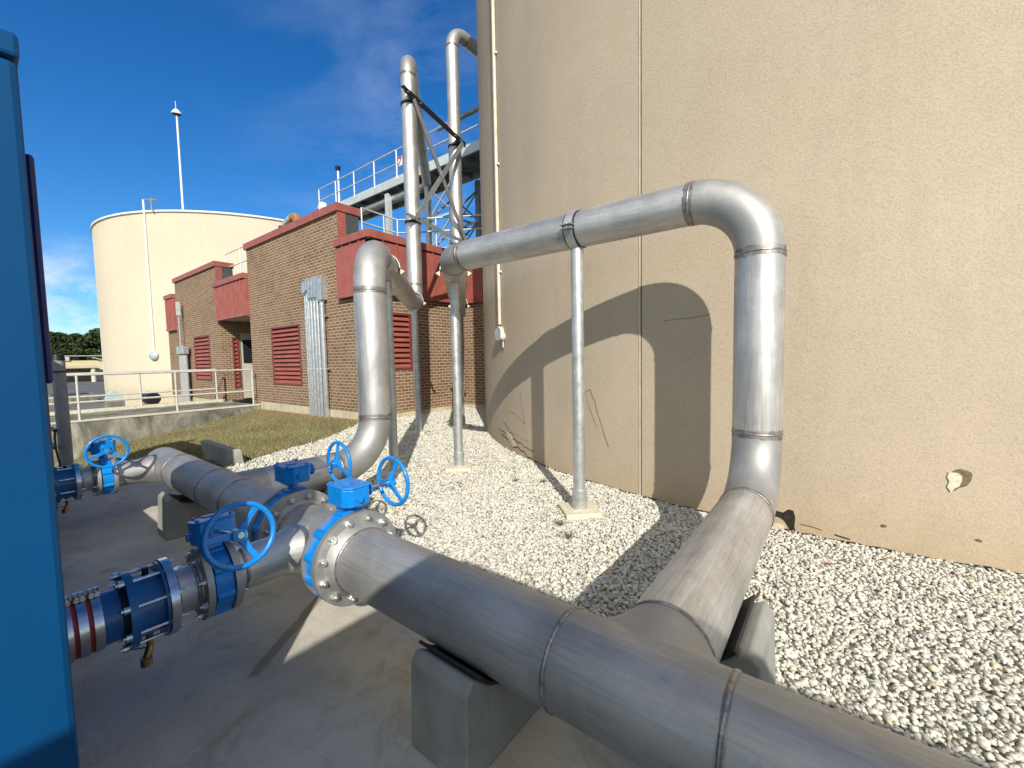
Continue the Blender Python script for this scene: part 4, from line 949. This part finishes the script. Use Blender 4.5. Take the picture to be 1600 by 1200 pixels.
def valve(label, loc, rz, rp, body_r, th, zg, wl, wr, gbox=(.20, .15, .105), nlug=12, rot=.3, tilt=0, go=0, group=None):
    """wafer butterfly valve; local X = pipe axis, stem up, handwheel shaft to +Y"""
    t = thing('butterfly_valve', label, 'valve', loc, rz, group); t.rotation_euler = (tilt, 0, rz)
    MB().ring((0, 0, 0), (1, 0, 0), body_r*.925, rp*.92, th, 64).build('body', 'blue_paint', t, .004)
    for k in range(nlug):
        a = 2*math.pi*(k+.5)/nlug; y, z = math.cos(a)*body_r*.90, math.sin(a)*body_r*.90
        MB().cyl((-th/2+.001, y, z), (th/2-.001, y, z), body_r*.105, 16).build('lug', 'blue_paint', t)
    MB().cyl((0, 0, body_r*.80), (0, 0, zg-gbox[2]/2+.004), .030, 20).box((0, 0, body_r*.93), (th*.9, .12, .05)).box((0, 0, zg-gbox[2]/2-.008), (.09, .11, .016)).build('neck', 'blue_paint', t, .004)
    gx, gy, gz_ = gbox
    # gearbox: chamfered polygon plan
    pl = [(x, y+go) for x, y in [(-gx*.5, -gy*.38), (-gx*.40, -gy*.5), (gx*.30, -gy*.5), (gx*.5, -gy*.25), (gx*.5, gy*.38), (gx*.38, gy*.5), (-gx*.36, gy*.5), (-gx*.5, gy*.30)]]
    g = MB().prism(pl, zg-gz_/2, zg+gz_/2-.012).build('gearbox', 'blue_paint', t, .006)
    MB().prism([(x*1.03, go+(y-go)*1.03) for x, y in pl], zg+gz_/2-.012, zg+gz_/2).build('cover', 'blue_paint', g, .003)
    for (x, y) in ((-.4, -.36), (.32, -.40), (.40, .34), (-.38, .40)):
        MB().cyl((gx*x, go+gy*y, zg+gz_/2), (gx*x, go+gy*y, zg+gz_/2+.009), .0085, 6).build('cover_bolt', 'blue_paint', g)
    MB().cyl((-.01, 0, zg+gz_/2), (-.01, 0, zg+gz_/2+.006), .034, 28).build('position_plate', 'blue_paint', g)
    bs = MB().cyl((gx*.1, go+gy*.48, zg), (gx*.1, go+gy*.5+.045, zg), .028, 18).cyl((gx*.1, go+gy*.5+.028, zg), (gx*.1, go+gy*.5+.036, zg), .037, 18)
    MB().cyl((gx*.5-.002, go-gy*.02, zg-.012), (gx*.5+.018, go-gy*.02, zg-.012), .017, 14).build('stop_screw', 'blue_paint', g); bs.build('shaft_boss', 'blue_paint', g)
    MB().cyl((gx*.1, go+gy*.5+.03, zg), (gx*.1, wl-.02, zg), .0085, 12).build('shaft', 'steel_polished', t)
    handwheel(t, (gx*.1, wl, zg), (0, 1, 0), wr, rot=rot)
    return t

# --- big header, right section with tee
def header_right():
    t = thing('header_pipe', 'big stainless header pipe with welded tee crossing the bottom of the view', 'pipe')
    x0 = -1.995; n = 64
    def P(a, b, nm='pipe', m='steel_header', r=HR, k=10): MB().sweep([(a+(b-a)*i/k, HY, HZ) for i in range(k+1)], r, n).build(nm, m, t)
    P(x0, -.714); P(-.206, 4.2)
    # tee body: run + branch with blended neck
    tee = MB().sweep([(-.714+(.508)*i/16, HY, HZ) for i in range(17)], HR+.001, n, caps=False)
    prof = []
    vs = []; fs = []; m = 12; nn = 64
    for i in range(m+1):
        q = i/m                        # 0 at outlet, 1 at the run wall
        for k in range(nn):
            a = 2*math.pi*k/nn; cx, cz = math.cos(a), math.sin(a)
            # outlet circle point and the saddle target
            rr_ = PR+.001+.125*q**1.7*(.25+.75*abs(cx))
            x = -.46+cx*rr_; z = HZ+cz*(PR+.001)*(1-.02*q)
            ys = HY+math.sqrt(max(0, (HR+.0005)**2-(z-HZ)**2))*(1 if q < 1 else 1)
            y = (HY+.254)*(1-q)+(ys-.012)*q
            vs.append((x, y, z))
    for i in range(m):
        for k in range(nn): j = (k+1) % nn; fs.append((i*nn+k, i*nn+j, (i+1)*nn+j, (i+1)*nn+k))
    tee.add(vs, fs, True); tee.build('tee', 'steel_header', t)
    for x in (-.714, -.206): seam(t, (x, HY, HZ), (1, 0, 0), HR, tint=.021, soft=True)
    f = flange(t, (x0+.0, HY, HZ), (1, 0, 0), .242, HR); 
    MB().lathe([(HR, .062), (HR+.010, .055), (HR+.030, .018), (HR+.034, .010)], (x0, HY, HZ), 64, ax=(1, 0, 0)).build('weld_neck', 'steel_fitting', t)
    seam(t, (x0+.066, HY, HZ), (1, 0, 0), HR, tint=.012, soft=True)
    bolts(t, (x0, HY, HZ), (1, 0, 0), .207, 12, [(.016, 1)], .0165)
    return t
header_right()
def riser_right():
    t = thing('riser_pipe', 'stainless pipe loop rising beside the tan tank from the near header tee', 'pipe')
    fx, fy = -7.87, 7.93
    pts = [(-.46, HY+.254, HZ), (-.46, 3.5, HZ), (-.46, 3.5, ZR), (-3.55, 3.5, ZR), (fx, fy, ZR), (fx, fy, 9.78), (fx, 12.3, 9.78)]
    pipe_run(t, pts, PR, .457)
    seam(t, (-.46, HY+.256, HZ), (0, 1, 0), PR, tint=.02, soft=True)
    # long stripe seam welds
    return t
riser_right()
def tee_mid():
    t = thing('cross_tee', 'short stainless tee between the two large valves with a smaller branch toward the cabinet', 'pipe')
    n = 64; a, b = -2.635, -2.115
    MB().sweep([(a+(b-a)*i/8, HY, HZ) for i in range(9)], HR, n).build('tee', 'steel_fitting', t)
    MB().sweep([(-2.37, HY-.05, HZ), (-2.37, HY-.20, HZ), (-2.37, HY-.24, HZ), (-2.37, .76, HZ), (-2.37, .735, HZ)], .108, 48, rads=[.150, .128, .110, .108, .108]).build('branch_pipe', 'steel_pipe', t)
    for x, s in ((b, -1), (a, 1)):
        flange(t, (x+.006 if s > 0 else x, HY, HZ), (1, 0, 0), .242, HR, th=.018 if s < 0 else .030) if s > 0 else flange(t, (x+.006, HY, HZ), (1, 0, 0), .242, HR, th=.018)
        MB().lathe([(HR, .05), (HR+.010, .045), (HR+.030, .018), (HR+.034, .010)], (x, HY, HZ), 64, ax=(s, 0, 0)).build('weld_neck', 'steel_fitting', t)
        seam(t, (x+s*.055, HY, HZ), (1, 0, 0), HR, tint=.012, soft=True)
    bolts(t, (a, HY, HZ), (1, 0, 0), .207, 12, [(.016, 1)], .0165)
    bolts(t, (b, HY, HZ), (1, 0, 0), .207, 12, [(-.016, -1)], .0165)
    MB().ring((-2.37, .718, HZ), (0, 1, 0), .168, .106, .028, 56).build('flange', 'steel_fitting', t, .003)
    seam(t, (-2.37, .775, HZ), (0, 1, 0), .108, tint=.010, soft=True)
    bolts(t, (-2.37, .718, HZ), (0, 1, 0), .142, 8, [(.015, 1)], .013)
tee_mid()
def header_left():
    t = thing('header_pipe', 'far left stainless header section with tee, end cap and small branch', 'pipe')
    n = 56; x0 = -2.755; m = 'steel_header'
    def P(a, b, nm='pipe'): MB().sweep([(a+(b-a)*i/8, HY, HZ) for i in range(9)], HR, n).build(nm, m, t)
    P(x0, -3.546); P(-4.054, -5.02); P(-3.546, -4.054, 'tee')
    MB().sweep([(-3.8, HY+.005, HZ), (-3.8, HY+.16, HZ), (-3.8, HY+.254, HZ)], PR, n, rads=[PR+.001, PR+.001, PR+.001], caps=False).build('tee_neck', m, t)
    for x in (-3.546, -4.054): seam(t, (x, HY, HZ), (1, 0, 0), HR, tint=.028, soft=True)
    prof = [(HR, 0)]+[(HR*math.cos(a), .06+.34*HR*3*math.sin(a)*.55) for a in np.linspace(0, math.pi/2, 9)]
    MB().lathe(prof, (-5.60, HY, HZ), 48, ax=(-1, 0, 0)).build('end_cap', 'steel_fitting', t); MB().sweep([(-5.02, HY, HZ), (-5.60, HY, HZ)], HR, n).build('pipe', 'steel_fitting', t)
    seam(t, (-5.02, HY, HZ), (1, 0, 0), HR, tint=.02)
    MB().sweep([(-5.42, HY-.02, HZ), (-5.42, HY-.19, HZ), (-5.42, HY-.24, HZ), (-5.42, .78, HZ)], .118, 40, rads=[.15, .135, .12, .118]).build('branch_pipe', 'steel_fitting', t)
    MB().ring((-5.42, .765, HZ), (0, 1, 0), .17, .11, .028, 48).build('flange', 'steel_fitting', t); bolts(t, (-5.42, .765, HZ), (0, 1, 0), .145, 8, [(.015, 1)], .013)
    flange(t, (x0, HY, HZ), (1, 0, 0), .242, HR); bolts(t, (x0, HY, HZ), (1, 0, 0), .207, 12, [(-.016, -1)], .0165)
header_left()
def riser_left():
    t = thing('riser_pipe', 'left stainless pipe loop rising in front of the brick corner to the left tall riser', 'pipe')
    fx, fy = -7.33, 6.05; zt = 7.94
    pts = [(-3.8, HY+.254, HZ), (-3.8, 2.55, HZ), (-3.8, 2.55, ZR), (fx, fy, ZR), (fx, fy, zt), (-12.2, 10.8, zt), (-19.5, 10.8, zt)]
    pipe_run(t, pts, PR, .457)
riser_left()
# valves
valve('blue geared butterfly valve on the header nearest the viewer, handwheel over the gravel', (-2.056, HY, HZ), 0, HR, .243, .085, .335, .268, .137, rot=.9)
valve('blue geared butterfly valve on the header just left of the cross tee', (-2.694, HY, HZ), 0, HR, .243, .085, .350, .30, .139, rot=.55)
valve('blue butterfly valve on the small foreground branch with its handwheel facing the viewer', (-2.37, .664, HZ), R(-90), .108, .166, .072, .243, .468, .128, gbox=(.17, .15, .11), nlug=8, rot=2.0, tilt=R(10.4), go=.06)
valve('blue butterfly valve on the far left branch with its handwheel above the pipe', (-5.42, .712, HZ), R(-90), .108, .166, .072, .285, .34, .137, gbox=(.17, .15, .11), nlug=8, rot=.4)

# dismantling joints + flexible sleeves (local +Y toward the valve)
def coupling(lab, x, y0, first):
    """y0 = valve side face; runs toward -Y"""
    t = thing('flanged_coupling', lab, 'coupling', (x, 0, 0))
    A = (0, 1, 0); r = .103
    MB().ring((0, y0-.015, HZ), A, .165, r-.004, .026, 56).build('flange', 'steel_fitting', t, .003)
    bolts(t, (0, y0-.015, HZ), A, .142, 8, [(-.014, -1)], .013)
    MB().cyl((0, y0-.028, HZ), (0, y0-.125, HZ), r, 48).build('spool', 'steel_pipe', t); seam(t, (0, y0-.045, HZ), A, r, tint=.010, soft=True)
    seam(t, (0, y0-.120, HZ), A, r, tint=.010, soft=True)
    MB().ring((0, y0-.145, HZ), A, .168, r-.004, .030, 56).build('flange', 'steel_polished', t, .003)
    bolts(t, (0, y0-.145, HZ), A, .145, 8, [(.016, 1)], .013)
    MB().cyl((0, y0-.162, HZ), (0, y0-.262, HZ), .128, 48).cyl((0, y0-.162, HZ), (0, y0-.172, HZ), .160, 48).cyl((0, y0-.252, HZ), (0, y0-.262, HZ), .140, 48).build('sleeve', 'blue_dark', t, .003)
    MB().ring((0, y0-.275, HZ), A, .160, .110, .026, 48).build('gland_ring', 'blue_dark', t, .004)
    MB().cyl((0, y0-.285, HZ), (0, y0-.305, HZ), .112, 40).build('gasket', 'rubber', t)
    for k in range(8):
        a = 2*math.pi*(k+.5)/8; xx, zz = math.cos(a)*.148, HZ+math.sin(a)*.148
        b = MB().cyl((xx, y0-.15, zz), (xx, y0-.315, zz), .0075, 10).cyl((xx, y0-.288, zz), (xx, y0-.306, zz), .016, 6).build('tie_rod', 'bolt', t)
    dc = MB().cyl((.02, y0-.215, HZ-.12), (.02, y0-.215, HZ-.19), .013, 10).cyl((.02, y0-.215, HZ-.19), (.045, y0-.235, HZ-.225), .015, 10).cyl((.045, y0-.235, HZ-.215), (.045, y0-.235, HZ-.25), .021, 10).build('drain_cock', 'brass', t)
    MB().cyl((.0, y0-.20, HZ-.205), (-.09, y0-.26, HZ-.225), .0035, 6).build('lever', 'brass', dc)
    MB().cyl((.0, y0-.21, HZ+.128), (.0, y0-.21, HZ+.158), .012, 8).build('plug', 'black_metal', t)
    return t
coupling('blue and stainless flanged coupling on the foreground branch beside the blue cabinet', -2.37, .622, True)
coupling('blue and stainless flanged coupling on the far left branch below the standpipe', -5.42, .670, False)
def sleeve(lab, x, y1, y0):
    t = thing('pipe_sleeve', lab, 'pipe', (x, 0, 0)); A = (0, 1, 0)
    MB().cyl((0, y1, HZ), (0, y1-.055, HZ), .106, 40).build('pipe', 'blue_dark', t)
    MB().cyl((0, y1-.055, HZ), (0, y0, HZ), .112, 40).build('hose', 'red_band', t)
    y = y1-.052
    for k in range(4):
        b = MB().ring((0, y-.018, HZ), A, .1175, .110, .027, 40).build('clamp', 'steel_polished', t)
        for s in (-.008, .008):
            MB().cyl((-.03, y-.018+s, HZ+.122), (.035, y-.018+s, HZ+.122), .006, 8).cyl((-.002, y-.018+s, HZ+.112), (-.002, y-.018+s, HZ+.140), .009, 8).cyl((.028, y-.018+s, HZ+.122), (.038, y-.018+s, HZ+.122), .010, 6).build('clamp_bolt', 'bolt', b)
        y -= .042
sleeve('red hose with three polished clamps entering the blue cabinet in the foreground', -2.37, .318, .09)
sleeve('red hose with polished clamps entering the hidden cabinet on the far left branch', -5.42, .362, .13)

# pipe posts with saddles, concrete footings
def post(lab, x, y, top, r=.057, kind='saddle', run=(1, 0, 0), ztop=ZR, plate=.17, rot=0.5, gname=None, flat=0):
    t = thing('pipe_stand', lab, 'pipe stand', (x, y, 0), group='slender posts holding up the pipe loops')
    MB().cyl((0, 0, .04), (0, 0, top), r, 32).build('post', 'galvanised', t)
    MB().cyl((0, 0, .03), (0, 0, .235), r+.013, 32).build('socket', 'galvanised', t, .003); 
    MB().ring((0, 0, .03), (0, 0, 1), r+.03, r, .02, 24).build('weld_collar', 'plaster_chip', t)
    d = Vector(run).normalized(); c = Vector((0, 0, ztop))
    up = d.cross(Vector((0, 0, 1))).normalized()
    if kind == 'saddle':
        MB().ring(c, d, PR+.016, PR+.001, .16, 32, math.pi, 2*math.pi).build('liner', 'rubber', t) if False else None
        MB().ring(c, d, PR+.012, PR+.0015, .20, 40, 0, math.pi, up=-up).build('liner', 'rubber', t)
        MB().ring(c, d, PR+.019, PR+.0125, .17, 40, 0, math.pi, up=-up).build('saddle', 'galvanised', t)
        for s in (-1, 1):
            e = up*s; p = c+e*(PR+.02)+Vector((0, 0, -.03)); vs = []
            for q in (-.07, .07):
                for (a, z) in ((0, .02), (.055, -.01), (.0, -.05)): vs.append(p+d*q+e*a+Vector((0, 0, z)))
            MB().add(vs, [(0, 1, 2), (5, 4, 3), (0, 3, 4, 1), (1, 4, 5, 2), (2, 5, 3, 0)]).build('wing', 'cream_paint', t)
    else:
        MB().ring(c, d, PR+.007, PR+.0015, .115, 48).build('liner', 'rubber', t)
        MB().ring(c, d, PR+.014, PR+.0075, .085, 48).build('band', 'galvanised', t)
        e = -up if up.y > 0 else up; p = c+e*(PR+.03)+Vector((0, 0, -.01))
        m = Matrix((d, e, Vector((0, 0, 1)))).transposed()
        MB().box(p+Vector((0, 0, .018)), (.11, .055, .008), m).box(p-Vector((0, 0, .018)), (.11, .055, .008), m).build('ears', 'galv_dark', t)
        MB().cyl(p+Vector((0, 0, -.03)), p+Vector((0, 0, .035)), .008, 10).build('bolt', 'bolt', t)
    o = MB().box((0, 0, 0), (2*plate, 2*plate, .06), Matrix.Rotation(rot, 3, 'Z')).build('concrete_footing', 'plaster_chip', None, .008)
    o.location = (x, y, .020)
    tag(o, {'c': 'square concrete footing under the nearest pipe post', 'b': 'square concrete footing under the middle pipe post', 'x': 'concrete footing under the hidden post left of the middle one', 'f': 'concrete footing at the far left pipe post', 'g': 'concrete footing of the post tucked behind the middle one'}[gname], 'footing', 'footings in the gravel')
Dn = (-1, 1, 0)
post('nearest slender post, clamped round the high pipe run beside the tan tank', -1.93, 3.5, ZR-PR, kind='band', gname='c', rot=.78)
post('middle slender post under the corner of the high pipe run', -4.05, 4.0, ZR-PR, run=Dn, gname='b', rot=.72)
post('slender post tucked behind the middle one under the right pipe run', -6.45, 6.5, ZR-PR, run=Dn, gname='g')
post('slender post half hidden behind the left riser pipe', -4.58, 3.33, ZR-PR, run=Dn, gname='x')
post('farthest slender post standing before the brick wall under the left pipe run', -6.72, 5.52, ZR-PR, run=Dn, gname='f')

# bracing frame between the tall risers
def brace_frame():
    t = thing('brace_frame', 'bolted angle steel cross frame tying the two tall risers together', 'bracing')
    A = Vector((-7.33, 6.05, 0)); B = Vector((-7.87, 7.93, 0)); d = (B-A).normalized(); sgn = Vector((.80, -.60, 0)); off = sgn*(PR+.03)
    p0 = A+Vector((.90, -.44, 0)).normalized()*.225-d*.24; q0 = B+Vector((.97, .25, 0))*.22+d*.18; hd = (q0-p0).normalized(); nn = hd.cross(Vector((0, 0, 1))).normalized()
    if nn.dot(Vector((.77, -.64, 0))) < 0: nn = -nn
    def bar(p, q, h, mat, nm):
        p, q = Vector(p), Vector(q); dd = (q-p).normalized(); u = nn.cross(dd).normalized(); L = (q-p).length
        m = Matrix((dd, u, nn)).transposed(); c = (p+q)/2
        return MB().box(c, (L, h, .012), m).box(c+u*(h/2-.006)-nn*.046, (L, .012, .08), m).build(nm, mat, t)
    zu, zl = 6.98, 4.48; Z = Vector((0, 0, 1))
    bar(p0+Z*zu, q0+Z*zu, .135, 'black_metal', 'top_beam'); bar(p0+Z*zl, q0+Z*zl, .085, 'galv_dark', 'lower_beam')
    lp = lambda f, z, o: p0.lerp(q0, f)+Z*z+nn*o
    bar(lp(.12, zu-.05, .014), lp(.97, zl, .014), .12, 'galvanised', 'diagonal'); bar(lp(.93, zu-.03, .028), lp(.10, zl+.04, .028), .12, 'galvanised', 'diagonal')
    for P_, z in ((A, zu-.09), (B, zu-.09), (A, zl-.04), (B, zl-.04)): MB().ring((P_.x, P_.y, z), (0, 0, 1), PR+.014, PR+.001, .05, 32).build('u_bolt', 'black_metal', t)
    for f, z in ((.05, zu), (.22, zu), (.80, zu), (.90, zu), (.08, zl), (.94, zl)):
        q = lp(f, z, .008); MB().cyl(q, q+nn*.02, .020, 6).build('bolt', 'bolt', t)
brace_frame()

# concrete support blocks
def block(lab, x, y, lx, ly, H, cradle=True, axis='x', taper=.05, rub=True, pa=36):
    """tapered block with rounded cradle; axis = pipe direction"""
    t = thing('concrete_block', lab, 'support block', (x, y, 0), 0 if axis == 'x' else R(90), group='concrete cradle blocks under the pipes')
    hx, hy = lx/2, ly/2; b = MB(); tp = taper; vs = []; fs = []
    # cross section in local y-z (across pipe), extruded along local x with taper
    top = []; n = 16; RR = .215; r = RR+.014
    zc = HZ-HR-.003+RR
    lift = H
    prof = [(-hy-tp, 0), (-hy, lift-.035), (-hy+.035, lift)]
    for k in range(n+1):
        a = math.pi*(1.0)+math.pi*k/n
        yy, zz = r*math.cos(a), zc+r*math.sin(a)
        if zz < lift-.001: prof.append((yy, zz))
    prof += [(hy-.035, lift), (hy, lift-.035), (hy+tp, 0)]
    if not cradle: prof = [(-hy-tp, 0), (-hy, lift-.04), (-hy+.04, lift), (hy-.04, lift), (hy, lift-.04), (hy+tp, 0)]
    m = len(prof)
    for s in (-1, 1):
        for (yy, zz) in prof: vs.append((s*(hx+tp*.3*(1-zz/lift)), yy, zz))
    fs = [list(range(m))[::-1], [m+k for k in range(m)]]+[(k, (k+1) % m, m+(k+1) % m, m+k) for k in range(m)]
    b.add(vs, fs).build('block', 'block_concrete', t, .012, seg=3)
    if rub:
        c = Vector((0, 0, zc)); MB().ring(c, (1, 0, 0), RR+.013, RR+.001, lx+.03, 40, R(180+pa), R(360-pa), up=(0, 1, 0)).build('rubber_pad', 'rubber', t)
block('large concrete cradle block under the near header pipe', -1.13, 1.21, .30, .48, .375, taper=.01)
block('concrete cradle block under the branch beside the gravel', -.46, 1.93, .44, .52, .375, axis='y', taper=.01)
block('dark concrete cradle block under the far left header', -4.62, 1.16, .28, .42, .375, taper=.02, pa=55)
block('concrete cradle block under the left branch pipe behind the valves', -3.8, 2.05, .30, .52, .36, axis='y', taper=.01, rub=False)
# low wedge block at the lawn edge
vs = [(-8.30, 2.25, .24), (-7.02, 2.23, .24), (-6.90, 2.36, .235), (-8.27, 2.36, .24), (-7.98, 2.19, -.05), (-7.06, 2.20, -.05), (-6.94, 2.42, -.05), (-8.0, 2.42, -.05)]
o = MB().add(vs, [(0, 1, 2, 3), (7, 6, 5, 4), (4, 5, 1, 0), (5, 6, 2, 1), (6, 7, 3, 2), (7, 4, 0, 3)]).build('kerb_block', 'block_concrete', None, .012)
tag(o, 'thin grey wedge shaped concrete slab standing at the lawn edge behind the left header', 'concrete slab')
